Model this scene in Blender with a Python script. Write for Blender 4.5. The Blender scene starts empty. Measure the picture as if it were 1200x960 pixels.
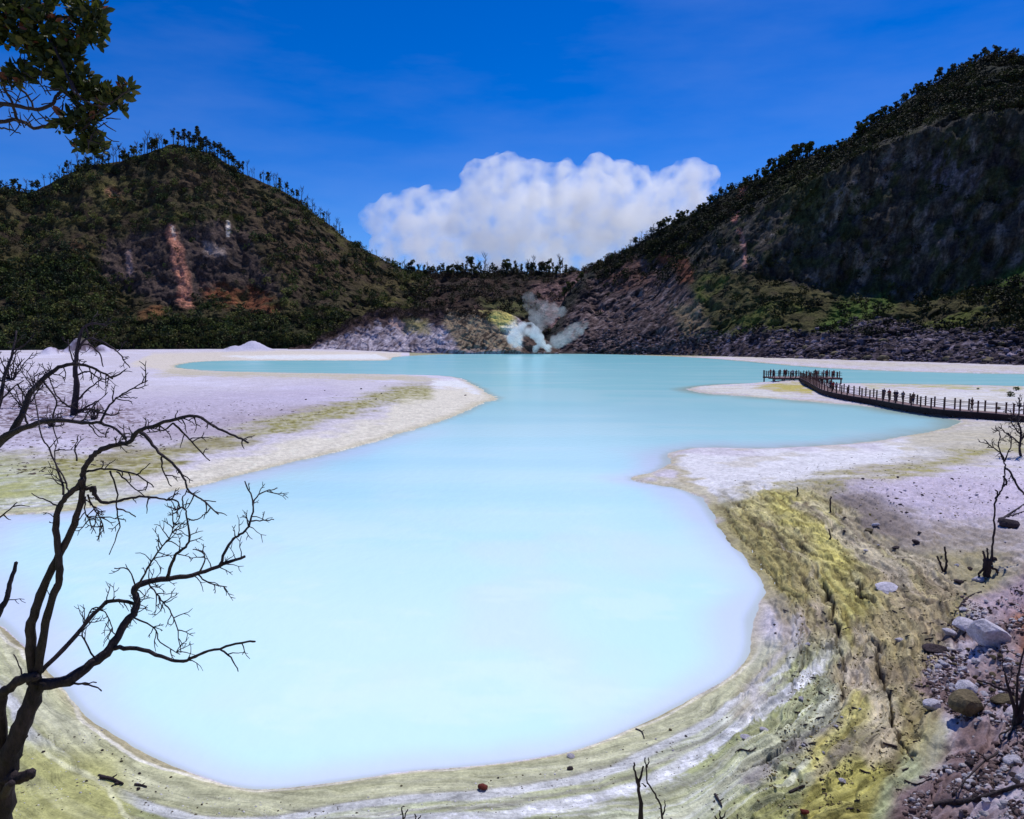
import bpy, bmesh, math, random, time
import numpy as np
from mathutils import Vector, Matrix, Euler
T0 = time.time()
random.seed(7); rng = np.random.default_rng(7)
S = bpy.context.scene
COL = S.collection
# ------------------------------------------------------------------ camera model
H = 10.0; F = 900.0; PITCH = math.atan(80/900.0)
cp, sp = math.cos(PITCH), math.sin(PITCH)
def ray(px, py):
    x = (px-600)/F; y = -(py-480)/F
    return np.array([x, cp + y*sp, -sp + y*cp])
def at(px, py, Y):                       # the point seen at a pixel, Y metres ahead
    d = ray(px, py); k = Y/d[1]
    return np.array([d[0]*k, Y, H + d[2]*k])
def gr(px, py, z=0.0):                   # the point seen at a pixel on level z
    d = ray(px, py); k = (z-H)/d[2]
    return np.array([d[0]*k, d[1]*k, z])
def proj(X, Y, Z):
    dz = Z-H
    w = Y*cp - dz*sp
    w = np.where(w < 0.3, 0.3, w)
    return 600 + F*X/w, 480 - F*(Y*sp + dz*cp)/w
def srgb(*c):
    c = [v/255.0 for v in c]
    return tuple((v/12.92 if v <= .04045 else ((v+.055)/1.055)**2.4) for v in c)
def ss(a, b, x):
    t = np.clip((x-a)/(b-a), 0, 1); return t*t*(3-2*t)
# ------------------------------------------------------------------ noise
def _h(ix, iy, iz):
    n = (ix*374761393 + iy*668265263 + iz*2147483647*3 + iz*1274126177) & 0xffffffff
    n = ((n ^ (n >> 13))*1274126177) & 0xffffffff
    n = n ^ (n >> 16)
    return (n & 0xffff)/65535.0*2-1
def noise2(x, y, seed=0):
    x = np.asarray(x, float); y = np.asarray(y, float)
    xi = np.floor(x).astype(np.int64); yi = np.floor(y).astype(np.int64)
    u = x-xi; v = y-yi; u = u*u*u*(u*(u*6-15)+10); v = v*v*v*(v*(v*6-15)+10)
    a = _h(xi, yi, seed); b = _h(xi+1, yi, seed); c = _h(xi, yi+1, seed); d = _h(xi+1, yi+1, seed)
    return (a*(1-u)+b*u)*(1-v) + (c*(1-u)+d*u)*v
def noise3(x, y, z, seed=0):
    zi = np.floor(z).astype(np.int64); w = z-zi; w = w*w*(3-2*w)
    xs = np.asarray(x, float); ys = np.asarray(y, float)
    xi = np.floor(xs).astype(np.int64); yi = np.floor(ys).astype(np.int64)
    u = xs-xi; v = ys-yi; u = u*u*(3-2*u); v = v*v*(3-2*v)
    r = 0
    for k, ww in ((0, 1-w), (1, w)):
        s = zi*7919 + k*7919 + seed*31
        a = _h(xi, yi, s); b = _h(xi+1, yi, s); c = _h(xi, yi+1, s); d = _h(xi+1, yi+1, s)
        r = r + ww*((a*(1-u)+b*u)*(1-v) + (c*(1-u)+d*u)*v)
    return r
def fbm2(x, y, o=4, seed=0, g=.5):
    r = 0; a = 1; s = 0
    for i in range(o):
        r = r + a*noise2(x*2**i+i*17.3, y*2**i-i*9.1, seed+i); s += a; a *= g
    return r/s
def fbm3(x, y, z, o=4, seed=0, g=.5):
    r = 0; a = 1; s = 0
    for i in range(o):
        k = 2**i
        r = r + a*noise3(x*k+i*17.3, y*k-i*9.1, z*k+i*5.7, seed+i); s += a; a *= g
    return r/s
# ------------------------------------------------------------------ 2D distances
def segdist(x, y, pts, closed=False):
    d = np.full(np.shape(x), 1e18); n = len(pts)
    for i in range(n if closed else n-1):
        ax, ay = pts[i][:2]; bx, by = pts[(i+1) % n][:2]
        ex, ey = bx-ax, by-ay; L = ex*ex+ey*ey+1e-12
        t = np.clip(((x-ax)*ex+(y-ay)*ey)/L, 0, 1)
        q = (x-ax-t*ex)**2 + (y-ay-t*ey)**2
        np.minimum(d, q, out=d)
    return np.sqrt(d)
def inside(x, y, pts):
    r = np.zeros(np.shape(x), bool); n = len(pts)
    for i in range(n):
        ax, ay = pts[i][:2]; bx, by = pts[(i+1) % n][:2]
        if ay == by: continue
        c = ((ay > y) != (by > y)) & (x < (bx-ax)*(y-ay)/(by-ay)+ax)
        r ^= c
    return r
def sdist(x, y, pts):                    # outside positive
    d = segdist(x, y, pts, True)
    return np.where(inside(x, y, pts), -d, d)
def smooth_poly(pts, closed, n=4, jit=0):
    P = [np.array(p, float) for p in pts]; m = len(P); out = []
    rr = range(m) if closed else range(m-1)
    for i in rr:
        if closed: a, b, c, d = P[i-1], P[i], P[(i+1) % m], P[(i+2) % m]
        else: a, b, c, d = P[max(i-1, 0)], P[i], P[i+1], P[min(i+2, m-1)]
        for k in range(n):
            t = k/n
            out.append(.5*((2*b)+(c-a)*t+(2*a-5*b+4*c-d)*t*t+(3*b-a-3*c+d)*t**3))
    if not closed: out.append(P[-1])
    return out
def flow(x, y, pts):
    best = np.full(np.shape(x), 1e18); al = np.zeros(np.shape(x)); sg = np.zeros(np.shape(x)); L0 = 0
    for i in range(len(pts)-1):
        ax, ay = pts[i][:2]; bx, by = pts[i+1][:2]; ex, ey = bx-ax, by-ay; L = math.hypot(ex, ey)+1e-9
        tt = np.clip(((x-ax)*ex+(y-ay)*ey)/L**2, 0, 1); q = (x-ax-tt*ex)**2+(y-ay-tt*ey)**2; m = q < best
        best = np.where(m, q, best); al = np.where(m, L0+tt*L, al); sg = np.where(m, np.sign(ex*(y-ay)-ey*(x-ax)), sg); L0 += L
    return np.sqrt(best)*sg, al
# ------------------------------------------------------------------ object helpers
def tag(o, label=None, cat=None, group=None, kind=None):
    if label: o['label'] = label
    if cat: o['category'] = cat
    if group: o['group'] = group
    if kind: o['kind'] = kind
    return o
def empty(name, loc=(0, 0, 0)):
    o = bpy.data.objects.new(name, None); COL.objects.link(o); o.location = [float(v) for v in loc]
    o.empty_display_size = .3
    return o
def mesh_np(name, V, Fc, mat=None, parent=None, colors=None, smooth=True, nv=4, origin=None):
    V = np.asarray(V, np.float32); Fc = np.asarray(Fc, np.int32)
    if origin is not None: V = V - np.asarray(origin, np.float32)
    me = bpy.data.meshes.new(name)
    me.vertices.add(len(V)); me.vertices.foreach_set('co', V.ravel())
    nf = len(Fc); me.loops.add(nf*nv); me.loops.foreach_set('vertex_index', Fc.ravel())
    me.polygons.add(nf); me.polygons.foreach_set('loop_start', np.arange(0, nf*nv, nv, dtype=np.int32))
    me.update(calc_edges=True)
    if smooth: me.polygons.foreach_set('use_smooth', np.ones(nf, bool))
    if colors is not None:
        a = me.color_attributes.new('Col', 'FLOAT_COLOR', 'POINT')
        c = np.ones((len(V), 4), np.float32); c[:, :3] = colors; a.data.foreach_set('color', c.ravel())
    me.validate()
    if mat: me.materials.append(mat)
    o = bpy.data.objects.new(name, me); COL.objects.link(o)
    if parent is not None: o.parent = parent
    if origin is not None and parent is None: o.location = [float(v) for v in origin]
    return o
class MB:                                 # gathers quads/tris into one mesh
    def __init__(s): s.v = []; s.f = []; s.n = 0; s.c = []
    def add(s, V, Fs, col=None):
        s.v.append(np.asarray(V, float)); s.f += [tuple(int(i)+s.n for i in f) for f in Fs]
        s.c.append(np.tile(np.array(col if col is not None else (1, 1, 1), float), (len(V), 1)))
        s.n += len(V)
    def box(s, c, size, rz=0, col=None):
        x, y, z = [v/2 for v in size]
        P = np.array([(-x, -y, -z), (x, -y, -z), (x, y, -z), (-x, y, -z), (-x, -y, z), (x, -y, z), (x, y, z), (-x, y, z)])
        ca, sa = math.cos(rz), math.sin(rz)
        P = np.c_[P[:, 0]*ca-P[:, 1]*sa, P[:, 0]*sa+P[:, 1]*ca, P[:, 2]] + np.array(c)
        s.add(P, [(0, 3, 2, 1), (4, 5, 6, 7), (0, 1, 5, 4), (1, 2, 6, 5), (2, 3, 7, 6), (3, 0, 4, 7)], col)
    def tube(s, pts, rad, k=8, rough=0, seed=0, col=None):
        P = np.array(pts, float); n = len(P); R = np.array(rad, float)
        T = np.gradient(P, axis=0); T /= np.linalg.norm(T, axis=1)[:, None]+1e-9
        up = np.array([0, 0, 1.]) if abs(T[0][2]) < .9 else np.array([1., 0, 0])
        U = np.cross(T[0], up); U /= np.linalg.norm(U)
        rings = []
        rr = np.random.default_rng(seed)
        for i in range(n):
            U = U - T[i]*np.dot(U, T[i]); U /= np.linalg.norm(U)+1e-9
            W = np.cross(T[i], U)
            a = np.arange(k)/k*2*np.pi
            r = R[i]*(1+rough*rr.uniform(-1, 1, k))
            rings.append(P[i]+np.outer(np.cos(a)*r, U)+np.outer(np.sin(a)*r, W))
        V = np.vstack(rings+[P[-1:]+T[-1:]*R[-1]*.7, P[:1]]); Fs = []
        for i in range(n-1):
            for j in range(k):
                Fs.append((i*k+j, i*k+(j+1) % k, (i+1)*k+(j+1) % k, (i+1)*k+j))
        e = n*k
        for j in range(k):
            Fs.append(((n-1)*k+j, (n-1)*k+(j+1) % k, e)); Fs.append(((j+1) % k, j, e+1))
        s.add(V, Fs, col)
    def build(s, name, mat, parent=None, smooth=False, origin=None, colors=False):
        V = np.vstack(s.v)
        if origin is not None: V = V-np.array(origin)
        me = bpy.data.meshes.new(name); me.from_pydata(V.tolist(), [], s.f); me.update()
        if smooth: me.polygons.foreach_set('use_smooth', [True]*len(me.polygons))
        if colors:
            a = me.color_attributes.new('Col', 'FLOAT_COLOR', 'POINT')
            c = np.ones((len(V), 4), np.float32); c[:, :3] = np.vstack(s.c); a.data.foreach_set('color', c.ravel())
        if mat: me.materials.append(mat)
        o = bpy.data.objects.new(name, me); COL.objects.link(o)
        if parent is not None: o.parent = parent
        elif origin is not None: o.location = [float(v) for v in origin]
        return o
def copy_tree(o, parent=None):
    c = o.copy(); COL.objects.link(c); c.parent = parent
    for ch in list(o.children): copy_tree(ch, c)
    return c
# ------------------------------------------------------------------ materials
def newmat(name):
    m = bpy.data.materials.new(name); m.use_nodes = True
    nt = m.node_tree; b = nt.nodes['Principled BSDF']
    return m, nt, b
def nd(nt, typ, **kw):
    n = nt.nodes.new(typ)
    for k, v in kw.items():
        if k.startswith('i_'):
            n.inputs[int(k[2:])].default_value = v
        else: setattr(n, k, v)
    return n
def surf_mat(name, color=None, rough=.85, attr=True, layers=((1, .25),), bump=((1, .3, .1),), spec=.2, scale_vec=(1, 1, 1), dark=None):
    """colour attribute (or a colour) varied by object-space noise, plus noise bump"""
    m, nt, b = newmat(name); L = nt.links
    b.inputs['Roughness'].default_value = rough; b.inputs['Specular IOR Level'].default_value = spec
    tc = nd(nt, 'ShaderNodeTexCoord'); mp = nd(nt, 'ShaderNodeMapping'); mp.inputs['Scale'].default_value = scale_vec
    L.new(tc.outputs['Object'], mp.inputs[0])
    if attr:
        a = nd(nt, 'ShaderNodeAttribute', attribute_name='Col'); cur = a.outputs['Color']
    else:
        a = nd(nt, 'ShaderNodeRGB'); a.outputs[0].default_value = (*color, 1); cur = a.outputs[0]
    for sc, amt in layers:
        n = nd(nt, 'ShaderNodeTexNoise'); n.inputs['Scale'].default_value = sc; n.inputs['Detail'].default_value = 8
        n.inputs['Roughness'].default_value = .62
        L.new(mp.outputs[0], n.inputs['Vector'])
        mr = nd(nt, 'ShaderNodeMapRange'); mr.inputs['From Min'].default_value = .32; mr.inputs['From Max'].default_value = .68
        mr.inputs['To Min'].default_value = 1-amt; mr.inputs['To Max'].default_value = 1+amt*.8
        L.new(n.outputs['Fac'], mr.inputs['Value'])
        v = nd(nt, 'ShaderNodeVectorMath', operation='MULTIPLY')
        L.new(cur, v.inputs[0]); L.new(mr.outputs[0], v.inputs[1]); cur = v.outputs[0]
    L.new(cur, b.inputs['Base Color'])
    nrm = None
    for sc, st, dist in bump:
        n = nd(nt, 'ShaderNodeTexNoise'); n.inputs['Scale'].default_value = sc; n.inputs['Detail'].default_value = 8
        n.inputs['Roughness'].default_value = .65
        L.new(mp.outputs[0], n.inputs['Vector'])
        bp = nd(nt, 'ShaderNodeBump'); bp.inputs['Strength'].default_value = st; bp.inputs['Distance'].default_value = dist
        L.new(n.outputs['Fac'], bp.inputs['Height'])
        if nrm: L.new(nrm, bp.inputs['Normal'])
        nrm = bp.outputs[0]
    if nrm: L.new(nrm, b.inputs['Normal'])
    return m
M = {}
M['ground'] = surf_mat('crater_mud', layers=((.5, .10), (3, .16), (14, .20)), bump=((2.2, .6, .10), (9, .8, .04), (45, .5, .012)), rough=.92)
M['hill'] = surf_mat('hill_rock_and_scrub', layers=((.03, .25), (.15, .40), (.6, .45)), bump=((.12, .9, 3), (.45, 1, 1.4)), rough=.95, spec=.1)
M['bank'] = surf_mat('eroded_bank_soil', layers=((.12, .25), (.6, .35)), bump=((.2, .9, 1.5), (1., .8, .6)), rough=.95, spec=.1)
M['bark'] = surf_mat('charred_bark', attr=False, color=srgb(56, 44, 48), layers=((5, .55), (30, .5)), bump=((12, 1, .04), (45, 1, .015)), rough=.75, spec=.3, scale_vec=(1, 1, .35))
M['far_bark'] = surf_mat('dark_trunk_bark', attr=False, color=srgb(58, 48, 46), layers=((1, .4),), bump=(), rough=.9)
M['dead_bark'] = surf_mat('grey_dead_bark', attr=False, color=srgb(74, 66, 70), layers=((1, .4),), bump=(), rough=.9)
M['rock'] = surf_mat('pale_bleached_rock', attr=False, color=srgb(208, 202, 214), layers=((1.3, .35), (9, .3)), bump=((3, .8, .1), (16, .8, .03)), rough=.85)
M['rock_dark'] = surf_mat('dark_lava_rock', attr=False, color=srgb(70, 58, 62), layers=((1.5, .4), (9, .4)), bump=((3, .9, .1), (16, .8, .03)), rough=.85)
M['rock_stain'] = surf_mat('stained_rock', attr=False, color=srgb(112, 100, 76), layers=((1.3, .5), (9, .3)), bump=((3, .9, .1), (16, .8, .03)), rough=.85)
M['rock_red'] = surf_mat('red_rock', attr=False, color=srgb(112, 50, 42), layers=((5, .4),), bump=((16, .8, .03),), rough=.85)
M['scree'] = surf_mat('scree_rock', layers=((.4, .3), (2, .35)), bump=((1.5, .8, .4),), rough=.9, spec=.15)
M['wood'] = surf_mat('dark_weathered_wood', attr=False, color=srgb(86, 58, 54), layers=((1.2, .4), (9, .35)), bump=((8, .5, .02),), rough=.8)
M['beam'] = surf_mat('shadow_dark_beam', attr=False, color=srgb(46, 32, 34), layers=((1.2, .4), (9, .35)), bump=((8, .5, .02),), rough=.8)  # near-black: the shadow under the deck is painted into the beam colour
M['plank'] = surf_mat('walkway_planks', attr=False, color=srgb(128, 104, 104), layers=((1.2, .3), (9, .3)), bump=((8, .5, .02),), rough=.8)
def ground_detail(m):
    nt = m.node_tree; L = nt.links; bs = nt.nodes['Principled BSDF']
    def noise(vec, sc, det=8, ro=.65):
        n = nd(nt, 'ShaderNodeTexNoise'); n.inputs['Scale'].default_value = sc; n.inputs['Detail'].default_value = det; n.inputs['Roughness'].default_value = ro; L.new(vec, n.inputs['Vector']); return n.outputs['Fac']
    def mr(v, a, b_, c, d):
        n = nd(nt, 'ShaderNodeMapRange'); n.interpolation_type = 'SMOOTHSTEP'
        for k, q in zip(('From Min', 'From Max', 'To Min', 'To Max'), (a, b_, c, d)): n.inputs[k].default_value = q
        L.new(v, n.inputs['Value']); return n.outputs[0]
    def mth(op, a, b_):
        n = nd(nt, 'ShaderNodeMath', operation=op)
        for i, v in enumerate((a, b_)):
            if isinstance(v, (int, float)): n.inputs[i].default_value = v
            else: L.new(v, n.inputs[i])
        return n.outputs[0]
    fl = nd(nt, 'ShaderNodeAttribute', attribute_name='Flow'); mk = nd(nt, 'ShaderNodeAttribute', attribute_name='Mud'); tc = nd(nt, 'ShaderNodeTexCoord')
    mp = nd(nt, 'ShaderNodeMapping'); mp.inputs['Scale'].default_value = (3.2, .26, 1); L.new(fl.outputs['Vector'], mp.inputs[0])
    mp2 = nd(nt, 'ShaderNodeMapping'); mp2.inputs['Scale'].default_value = (9, .8, 1); L.new(fl.outputs['Vector'], mp2.inputs[0])
    s1 = noise(mp.outputs[0], 1.0); s2 = noise(mp2.outputs[0], 1.0, 6)
    cur = bs.inputs['Base Color'].links[0].from_socket
    def mulmask(cur, f, mask):            # cur * (1 + mask*(f-1))
        q = mth('ADD', mth('MULTIPLY', mth('SUBTRACT', f, 1.0), mask), 1.0) if mask is not None else f
        v = nd(nt, 'ShaderNodeVectorMath', operation='MULTIPLY'); L.new(cur, v.inputs[0]); L.new(q, v.inputs[1]); return v.outputs[0]
    mud = mk.outputs['Fac']
    cur = mulmask(cur, mr(s1, .36, .60, .78, 1.42), mud)
    cur = mulmask(cur, mr(s2, .57, .64, 1.05, .58), mud)
    f1 = noise(tc.outputs['Object'], 7, 6, .7); f2 = noise(tc.outputs['Object'], 2.1, 9, .7)
    cur = mulmask(cur, mr(f1, .61, .68, 1.02, .66), None)
    cur = mulmask(cur, mr(f2, .38, .60, .88, 1.07), None)
    L.new(cur, bs.inputs['Base Color'])
    bp = nd(nt, 'ShaderNodeBump'); bp.inputs['Distance'].default_value = .10; L.new(mth('MULTIPLY', mud, .8), bp.inputs['Strength']); L.new(mth('ADD', s1, mth('MULTIPLY', s2, .4)), bp.inputs['Height'])
    L.new(bs.inputs['Normal'].links[0].from_socket, bp.inputs['Normal']); L.new(bp.outputs[0], bs.inputs['Normal'])
ground_detail(M['ground'])
def leaf_mat(name, transl=.25, rough=.6):
    m, nt, b = newmat(name); L = nt.links
    a = nd(nt, 'ShaderNodeAttribute', attribute_name='Col'); L.new(a.outputs['Color'], b.inputs['Base Color'])
    b.inputs['Roughness'].default_value = rough; b.inputs['Specular IOR Level'].default_value = .25
    t = nd(nt, 'ShaderNodeBsdfTranslucent'); L.new(a.outputs['Color'], t.inputs['Color'])
    mx = nd(nt, 'ShaderNodeMixShader'); mx.inputs[0].default_value = transl
    L.new(b.outputs[0], mx.inputs[1]); L.new(t.outputs[0], mx.inputs[2])
    L.new(mx.outputs[0], nt.nodes['Material Output'].inputs['Surface'])
    return m
M['leaf'] = leaf_mat('glossy_leaf'); M['crown'] = leaf_mat('tree_foliage', .15, .8)
# ------------------------------------------------------------------ the lake outline (pixels of the shoreline, put on the water level)
LAKE = [(205, 429), (240, 423.5), (330, 422.6), (410, 422.6), (455, 422.2), (462, 418.5), (520, 415.3), (600, 414.6), (700, 415), (770, 417),
 (830, 420), (880, 424), (930, 428.5), (990, 432.5), (1050, 435), (1120, 437), (1200, 438.5), (1290, 440), (1400, 443), (1400, 458),
 (1290, 455), (1200, 453), (1120, 451.5), (1060, 450.5), (1000, 449.5), (940, 450), (880, 450), (835, 451.5), (806, 455.5), (825, 461),
 (865, 464), (900, 466.5), (940, 470), (985, 474), (1020, 476.5), (1060, 484), (1100, 489), (1128, 494), (1122, 498), (1095, 505),
 (1050, 513), (1000, 520), (945, 523), (890, 526), (835, 524.5), (800, 527), (782, 533), (784, 543), (768, 553), (738, 561), (768, 568),
 (798, 573), (823, 585), (836, 603), (848, 625), (868, 650), (888, 675), (896, 690), (889, 710), (880, 728), (879, 755), (869, 780),
 (846, 800), (800, 824), (752, 848), (700, 871), (640, 888), (560, 898), (480, 905), (405, 915), (345, 923), (300, 925), (260, 919),
 (215, 903), (170, 882), (128, 856), (95, 830), (68, 797), (40, 770), (8, 740), (-30, 710), (-62, 675), (-60, 640), (-30, 614), (10, 604),
 (60, 601), (120, 593), (192, 578), (247, 566), (330, 545), (385, 532), (430, 520), (470, 508), (510, 496), (540, 485), (562, 474),
 (583, 467.5), (570, 460), (550, 448), (528, 441.5), (480, 439.5), (400, 438), (330, 437), (270, 435.6), (225, 433.2)]
LW = [gr(*p)[:2] for p in smooth_poly(LAKE, True, 3)]
def shore_d(X, Y): return sdist(X, Y, LW)
# ------------------------------------------------------------------ the ground
azd = np.linspace(-39.5, 39.5, 1230)
az = np.radians(np.r_[np.arange(-180, -45, 6.0), np.linspace(-45, -40, 6), azd, np.linspace(40, 45, 6), np.arange(51, 180, 6.0)])
pyr = np.r_[np.arange(1030, 700, -1.3), np.arange(700, 470, -1.0), np.arange(470, 425, -.5), np.arange(425, 411.5, -.14), np.arange(411.5, 402, -.7)]
rr = F*H/(pyr-400)
rr = np.r_[np.linspace(.6, rr[0]-.5, 26), rr, 5200, 7000, 10000]
A, R = np.meshgrid(az, rr); GX = R*np.sin(A); GY = R*np.cos(A)
DS = shore_d(GX, GY)
scale_far = np.clip(R/60, .25, 5)
DSn = DS + (.35*fbm2(GX/2.2, GY/2.2, 4, 3) + .10*fbm2(GX*1.5, GY*1.5, 3, 9))*scale_far
P0x, P0y = proj(GX, GY, GX*0)
right = ss(800, 900, P0x)*ss(545, 600, P0y)           # the eroded mud bank right of the lake
CURVE = [gr(*p)[:2] for p in smooth_poly([(760, 545), (815, 578), (850, 605), (880, 640), (912, 680), (938, 725), (945, 780), (925, 840), (880, 885), (800, 915), (650, 938), (480, 945), (330, 950), (200, 930), (110, 885), (30, 810), (-60, 720)], False, 5)]
near_ = (R < 75)
FW = np.zeros_like(GX); FA = np.zeros_like(GX); FW[near_], FA[near_] = flow(GX[near_], GY[near_], CURVE)
_wv = .5*fbm2(GX/3, GY/3, 3, 90)+.16*fbm2(GX*1.1, GY*1.1, 3, 91)
FL1 = fbm2((FW+_wv)*2.4, FA*.16, 5, 92, .62); FL2 = fbm2((FW+_wv)*5.5, FA*.30, 4, 93, .6); FL3 = fbm2((FW+_wv)*1.0, FA*.07, 4, 94)
def ground_h(X, Y, D, right, px, py):
    out = np.clip(D, 0, None)
    h = .10*(1-np.exp(-out/.6)) + .55*(1-np.exp(-out/14))
    h = h + 3.2*ss(300, 640, Y)*ss(4, 90, out)
    rise = ss(.8, 8.0, Y); bank = np.where(Y < 1, 1, 1-rise)
    h = h + 7.6*bank
    # right-hand slope of stones
    u = px-(1075+.25*(960-py).clip(-200, 260)*1.0)
    rs = ss(-40, 330, u)*ss(560, 720, py)
    h = h + 2.4*rs*(1-bank)
    # erosion terraces on the right bank
    tn = fbm2(X/2.5, Y/2.5, 4, 21)
    u = out/.85 + 1.6*tn
    fr = u-np.floor(u)
    terr = (np.floor(u)+ss(0, .09, fr))*.105
    h = h + right*(1-bank)*np.clip(np.where(out < 9, terr, 9/.85*.105), 0, None)*ss(0, 1.0, out)*.8
    tn2 = np.abs(fbm2(X/1.1, Y/1.1, 4, 5))
    h = h + right*(1-bank)*ss(.4, 2, out)*(.12*tn2 + .10*np.abs(fbm2(X*2.2, Y*2.2, 4, 6, .6)))
    # small low mounds near the far left woods, and general roughness
    h = h + ss(.2, 3, out)*(.05*fbm2(X/1.3, Y/1.3, 4, 33)+.10*fbm2(X/9, Y/9, 3, 31)*ss(2, 9, out))
    h = h + ss(.5, 4, out)*(1-right)*.03*np.abs(fbm2(X/.35, Y/.35, 3, 8))*(np.hypot(X, Y) < 60)
    return np.where(D > 0, h, np.maximum(D*.12, -2.5))
GZ = ground_h(GX, GY, DSn, right, P0x, P0y)
# white sand mounds far left, and the islet under the platform
for (mx, my, w, hh) in ((95, 410, 13, 9.0), (60, 412, 10, 5), (122, 411, 12, 5), (297, 408.5, 16, 6.5), (275, 409, 12, 3.5)):
    c = gr(mx, my+8); d = np.hypot(GX-c[0], (GY-c[1])*.8)
    GZ = GZ + hh*np.exp(-(d/(w*c[1]/900))**2)*(1+.25*fbm2(GX/6, GY/6, 3, 4))
c = gr(930, 452); GZ = GZ + 1.0*np.exp(-((GX-c[0])/7)**2-((GY-c[1])/6)**2)*(DS > 0)
# ripple ridges of dried crust running with the shore
band = np.sin((DSn+.35*fbm2(GX/1.2, GY/1.2, 3, 61))*7.5)
GZ = GZ + (DSn > .1)*(DSn < 7)*(R < 60)*.018*band*ss(.1, .6, DSn)
# deep clefts in the mud
clefts = [([(966, 688), (974, 702), (978, 722), (979, 742)], 4.5, .45), ([(979, 742), (984, 770), (988, 800), (985, 815)], 2.2, .25),
 ([(1014, 748), (1028, 758), (1032, 785), (1040, 812), (1043, 835), (1052, 858)], 3.2, .4), ([(1052, 858), (1062, 875), (1074, 888)], 4, .35),
 ([(1035, 872), (1050, 877), (1068, 884)], 2, .2), ([(1004, 682), (1010, 698), (1024, 700)], 5, .35), ([(935, 640), (960, 652), (990, 668), (1003, 680)], 2, .15),
 ([(850, 600), (875, 640), (905, 675), (925, 705)], 1.6, .14), ([(862, 590), (895, 630), (925, 655), (945, 690), (948, 740)], 1.6, .14), ([(905, 600), (915, 625), (945, 640)], 1.6, .12),
 ([(1060, 700), (1085, 708), (1110, 700)], 1.6, .12), ([(930, 700), (938, 760), (930, 810)], 1.5, .12), ([(960, 850), (930, 865), (910, 885), (870, 905)], 2, .14)]
PX, PY = proj(GX, GY, GZ)
wx = PX + 9*fbm2(GX*1.3, GY*1.3, 5, 51, .6); wy = PY + 9*fbm2(GX*1.3+50, GY*1.3, 5, 52, .6); wn = 1+1.1*fbm2(GX*2.5, GY*2.5, 3, 53)
GZ = GZ + (DSn > .1)*(R < 75)*ss(.1, .8, DSn)*((.30*right+.03)*(.28-np.abs(FL1)) + (.10*right+.015)*(.3-np.abs(FL2)))
PX, PY = proj(GX, GY, GZ)
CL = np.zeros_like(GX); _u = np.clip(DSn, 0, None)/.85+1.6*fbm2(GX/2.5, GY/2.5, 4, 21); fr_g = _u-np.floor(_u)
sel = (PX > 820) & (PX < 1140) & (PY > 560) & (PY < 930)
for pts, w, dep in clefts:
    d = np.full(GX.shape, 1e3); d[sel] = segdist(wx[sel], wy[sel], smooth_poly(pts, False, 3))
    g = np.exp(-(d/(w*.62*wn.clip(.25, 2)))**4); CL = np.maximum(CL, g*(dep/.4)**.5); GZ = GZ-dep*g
PX, PY = proj(GX, GY, GZ)
# --- colour of the ground itself
def zone(pts, soft=8, amp=1.0):
    xs = np.array([p[0] for p in pts]); ys = np.array([p[1] for p in pts])
    a = np.zeros(GX.shape)
    m = (WX > xs.min()-soft*3) & (WX < xs.max()+soft*3) & (WY > ys.min()-soft*3) & (WY < ys.max()+soft*3)
    if m.any(): a[m] = 1-ss(-soft, soft, sdist(WX[m], WY[m], pts))
    return a*amp
def stroke(pts, w, soft=.5, amp=1.0):
    xs = np.array([p[0] for p in pts]); ys = np.array([p[1] for p in pts]); W = np.max(w)
    a = np.zeros(GX.shape)
    m = (WX > xs.min()-W*3) & (WX < xs.max()+W*3) & (WY > ys.min()-W*3) & (WY < ys.max()+W*3)
    if m.any(): a[m] = 1-ss(w*(1-soft), w*(1+soft), segdist(WX[m], WY[m], smooth_poly(pts, False, 3)))
    return a*amp
per = np.clip((PY-400)/90, .06, 2.2)                  # how large a metre shows there
n1 = fbm2(GX/3, GY/3, 4, 71); n2 = fbm2(GX/3, GY/3, 4, 72); n3 = fbm2(GX*1.7, GY*1.7, 4, 73); n4 = fbm2(GX/14, GY/14, 4, 74)
WX = PX + 14*per*n1; WY = PY + 9*per*n2
nf1 = fbm2(GX*5, GY*5, 3, 75)
streak = np.where(near_, FL1, n3)
C = np.zeros(GX.shape+(3,)); C[:] = srgb(214, 206, 216)
def mixc(col, w):
    global C
    w = np.clip(w, 0, 1)[..., None]; C = C*(1-w)+np.array(srgb(*col))*w
# left flat: lavender white, cream at the water, yellow-green moss band
mixc((226, 220, 236), (PX < 620)*ss(-.1, .5, n4)*.9)
mixc((196, 184, 206), zone([(-200, 478), (150, 492), (260, 495), (340, 478), (420, 466), (380, 452), (200, 462), (-200, 470)], 10, .7))
mixc((168, 152, 160), zone([(110, 520), (230, 512), (330, 492), (440, 468), (330, 480), (200, 498), (60, 505)], 7, .8))
mixc((232, 224, 206), zone([(150, 620), (180, 560), (330, 520), (450, 486), (470, 462), (560, 446), (600, 470), (480, 520), (330, 555), (220, 600)], 8))
mixc((228, 216, 196), zone([(180, 414), (330, 411), (470, 413), (470, 424), (330, 426), (200, 436), (150, 428)], 2, .8))
mixc((244, 240, 240), zone([(260, 417), (440, 415), (458, 421), (300, 421)], 1.2))
mixc((206, 196, 170), zone([(200, 433), (330, 436), (470, 439), (560, 450), (500, 447), (330, 442), (180, 440)], 2.5, .9))
mixc((246, 243, 246), zone([(505, 446), (535, 444), (560, 455), (572, 464), (540, 455), (510, 452)], 1.5))
yg = stroke([(-120, 590), (0, 566), (90, 552), (190, 536), (270, 515), (330, 498), (400, 480), (450, 466), (480, 459), (500, 459)], 8, .9)
yg = np.maximum(yg, zone([(-260, 540), (0, 532), (130, 528), (220, 528), (200, 548), (130, 572), (60, 594), (-260, 606)], 10))
mixc((170, 164, 104), yg*(.55+.45*ss(-.4, .2, n3)))
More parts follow.
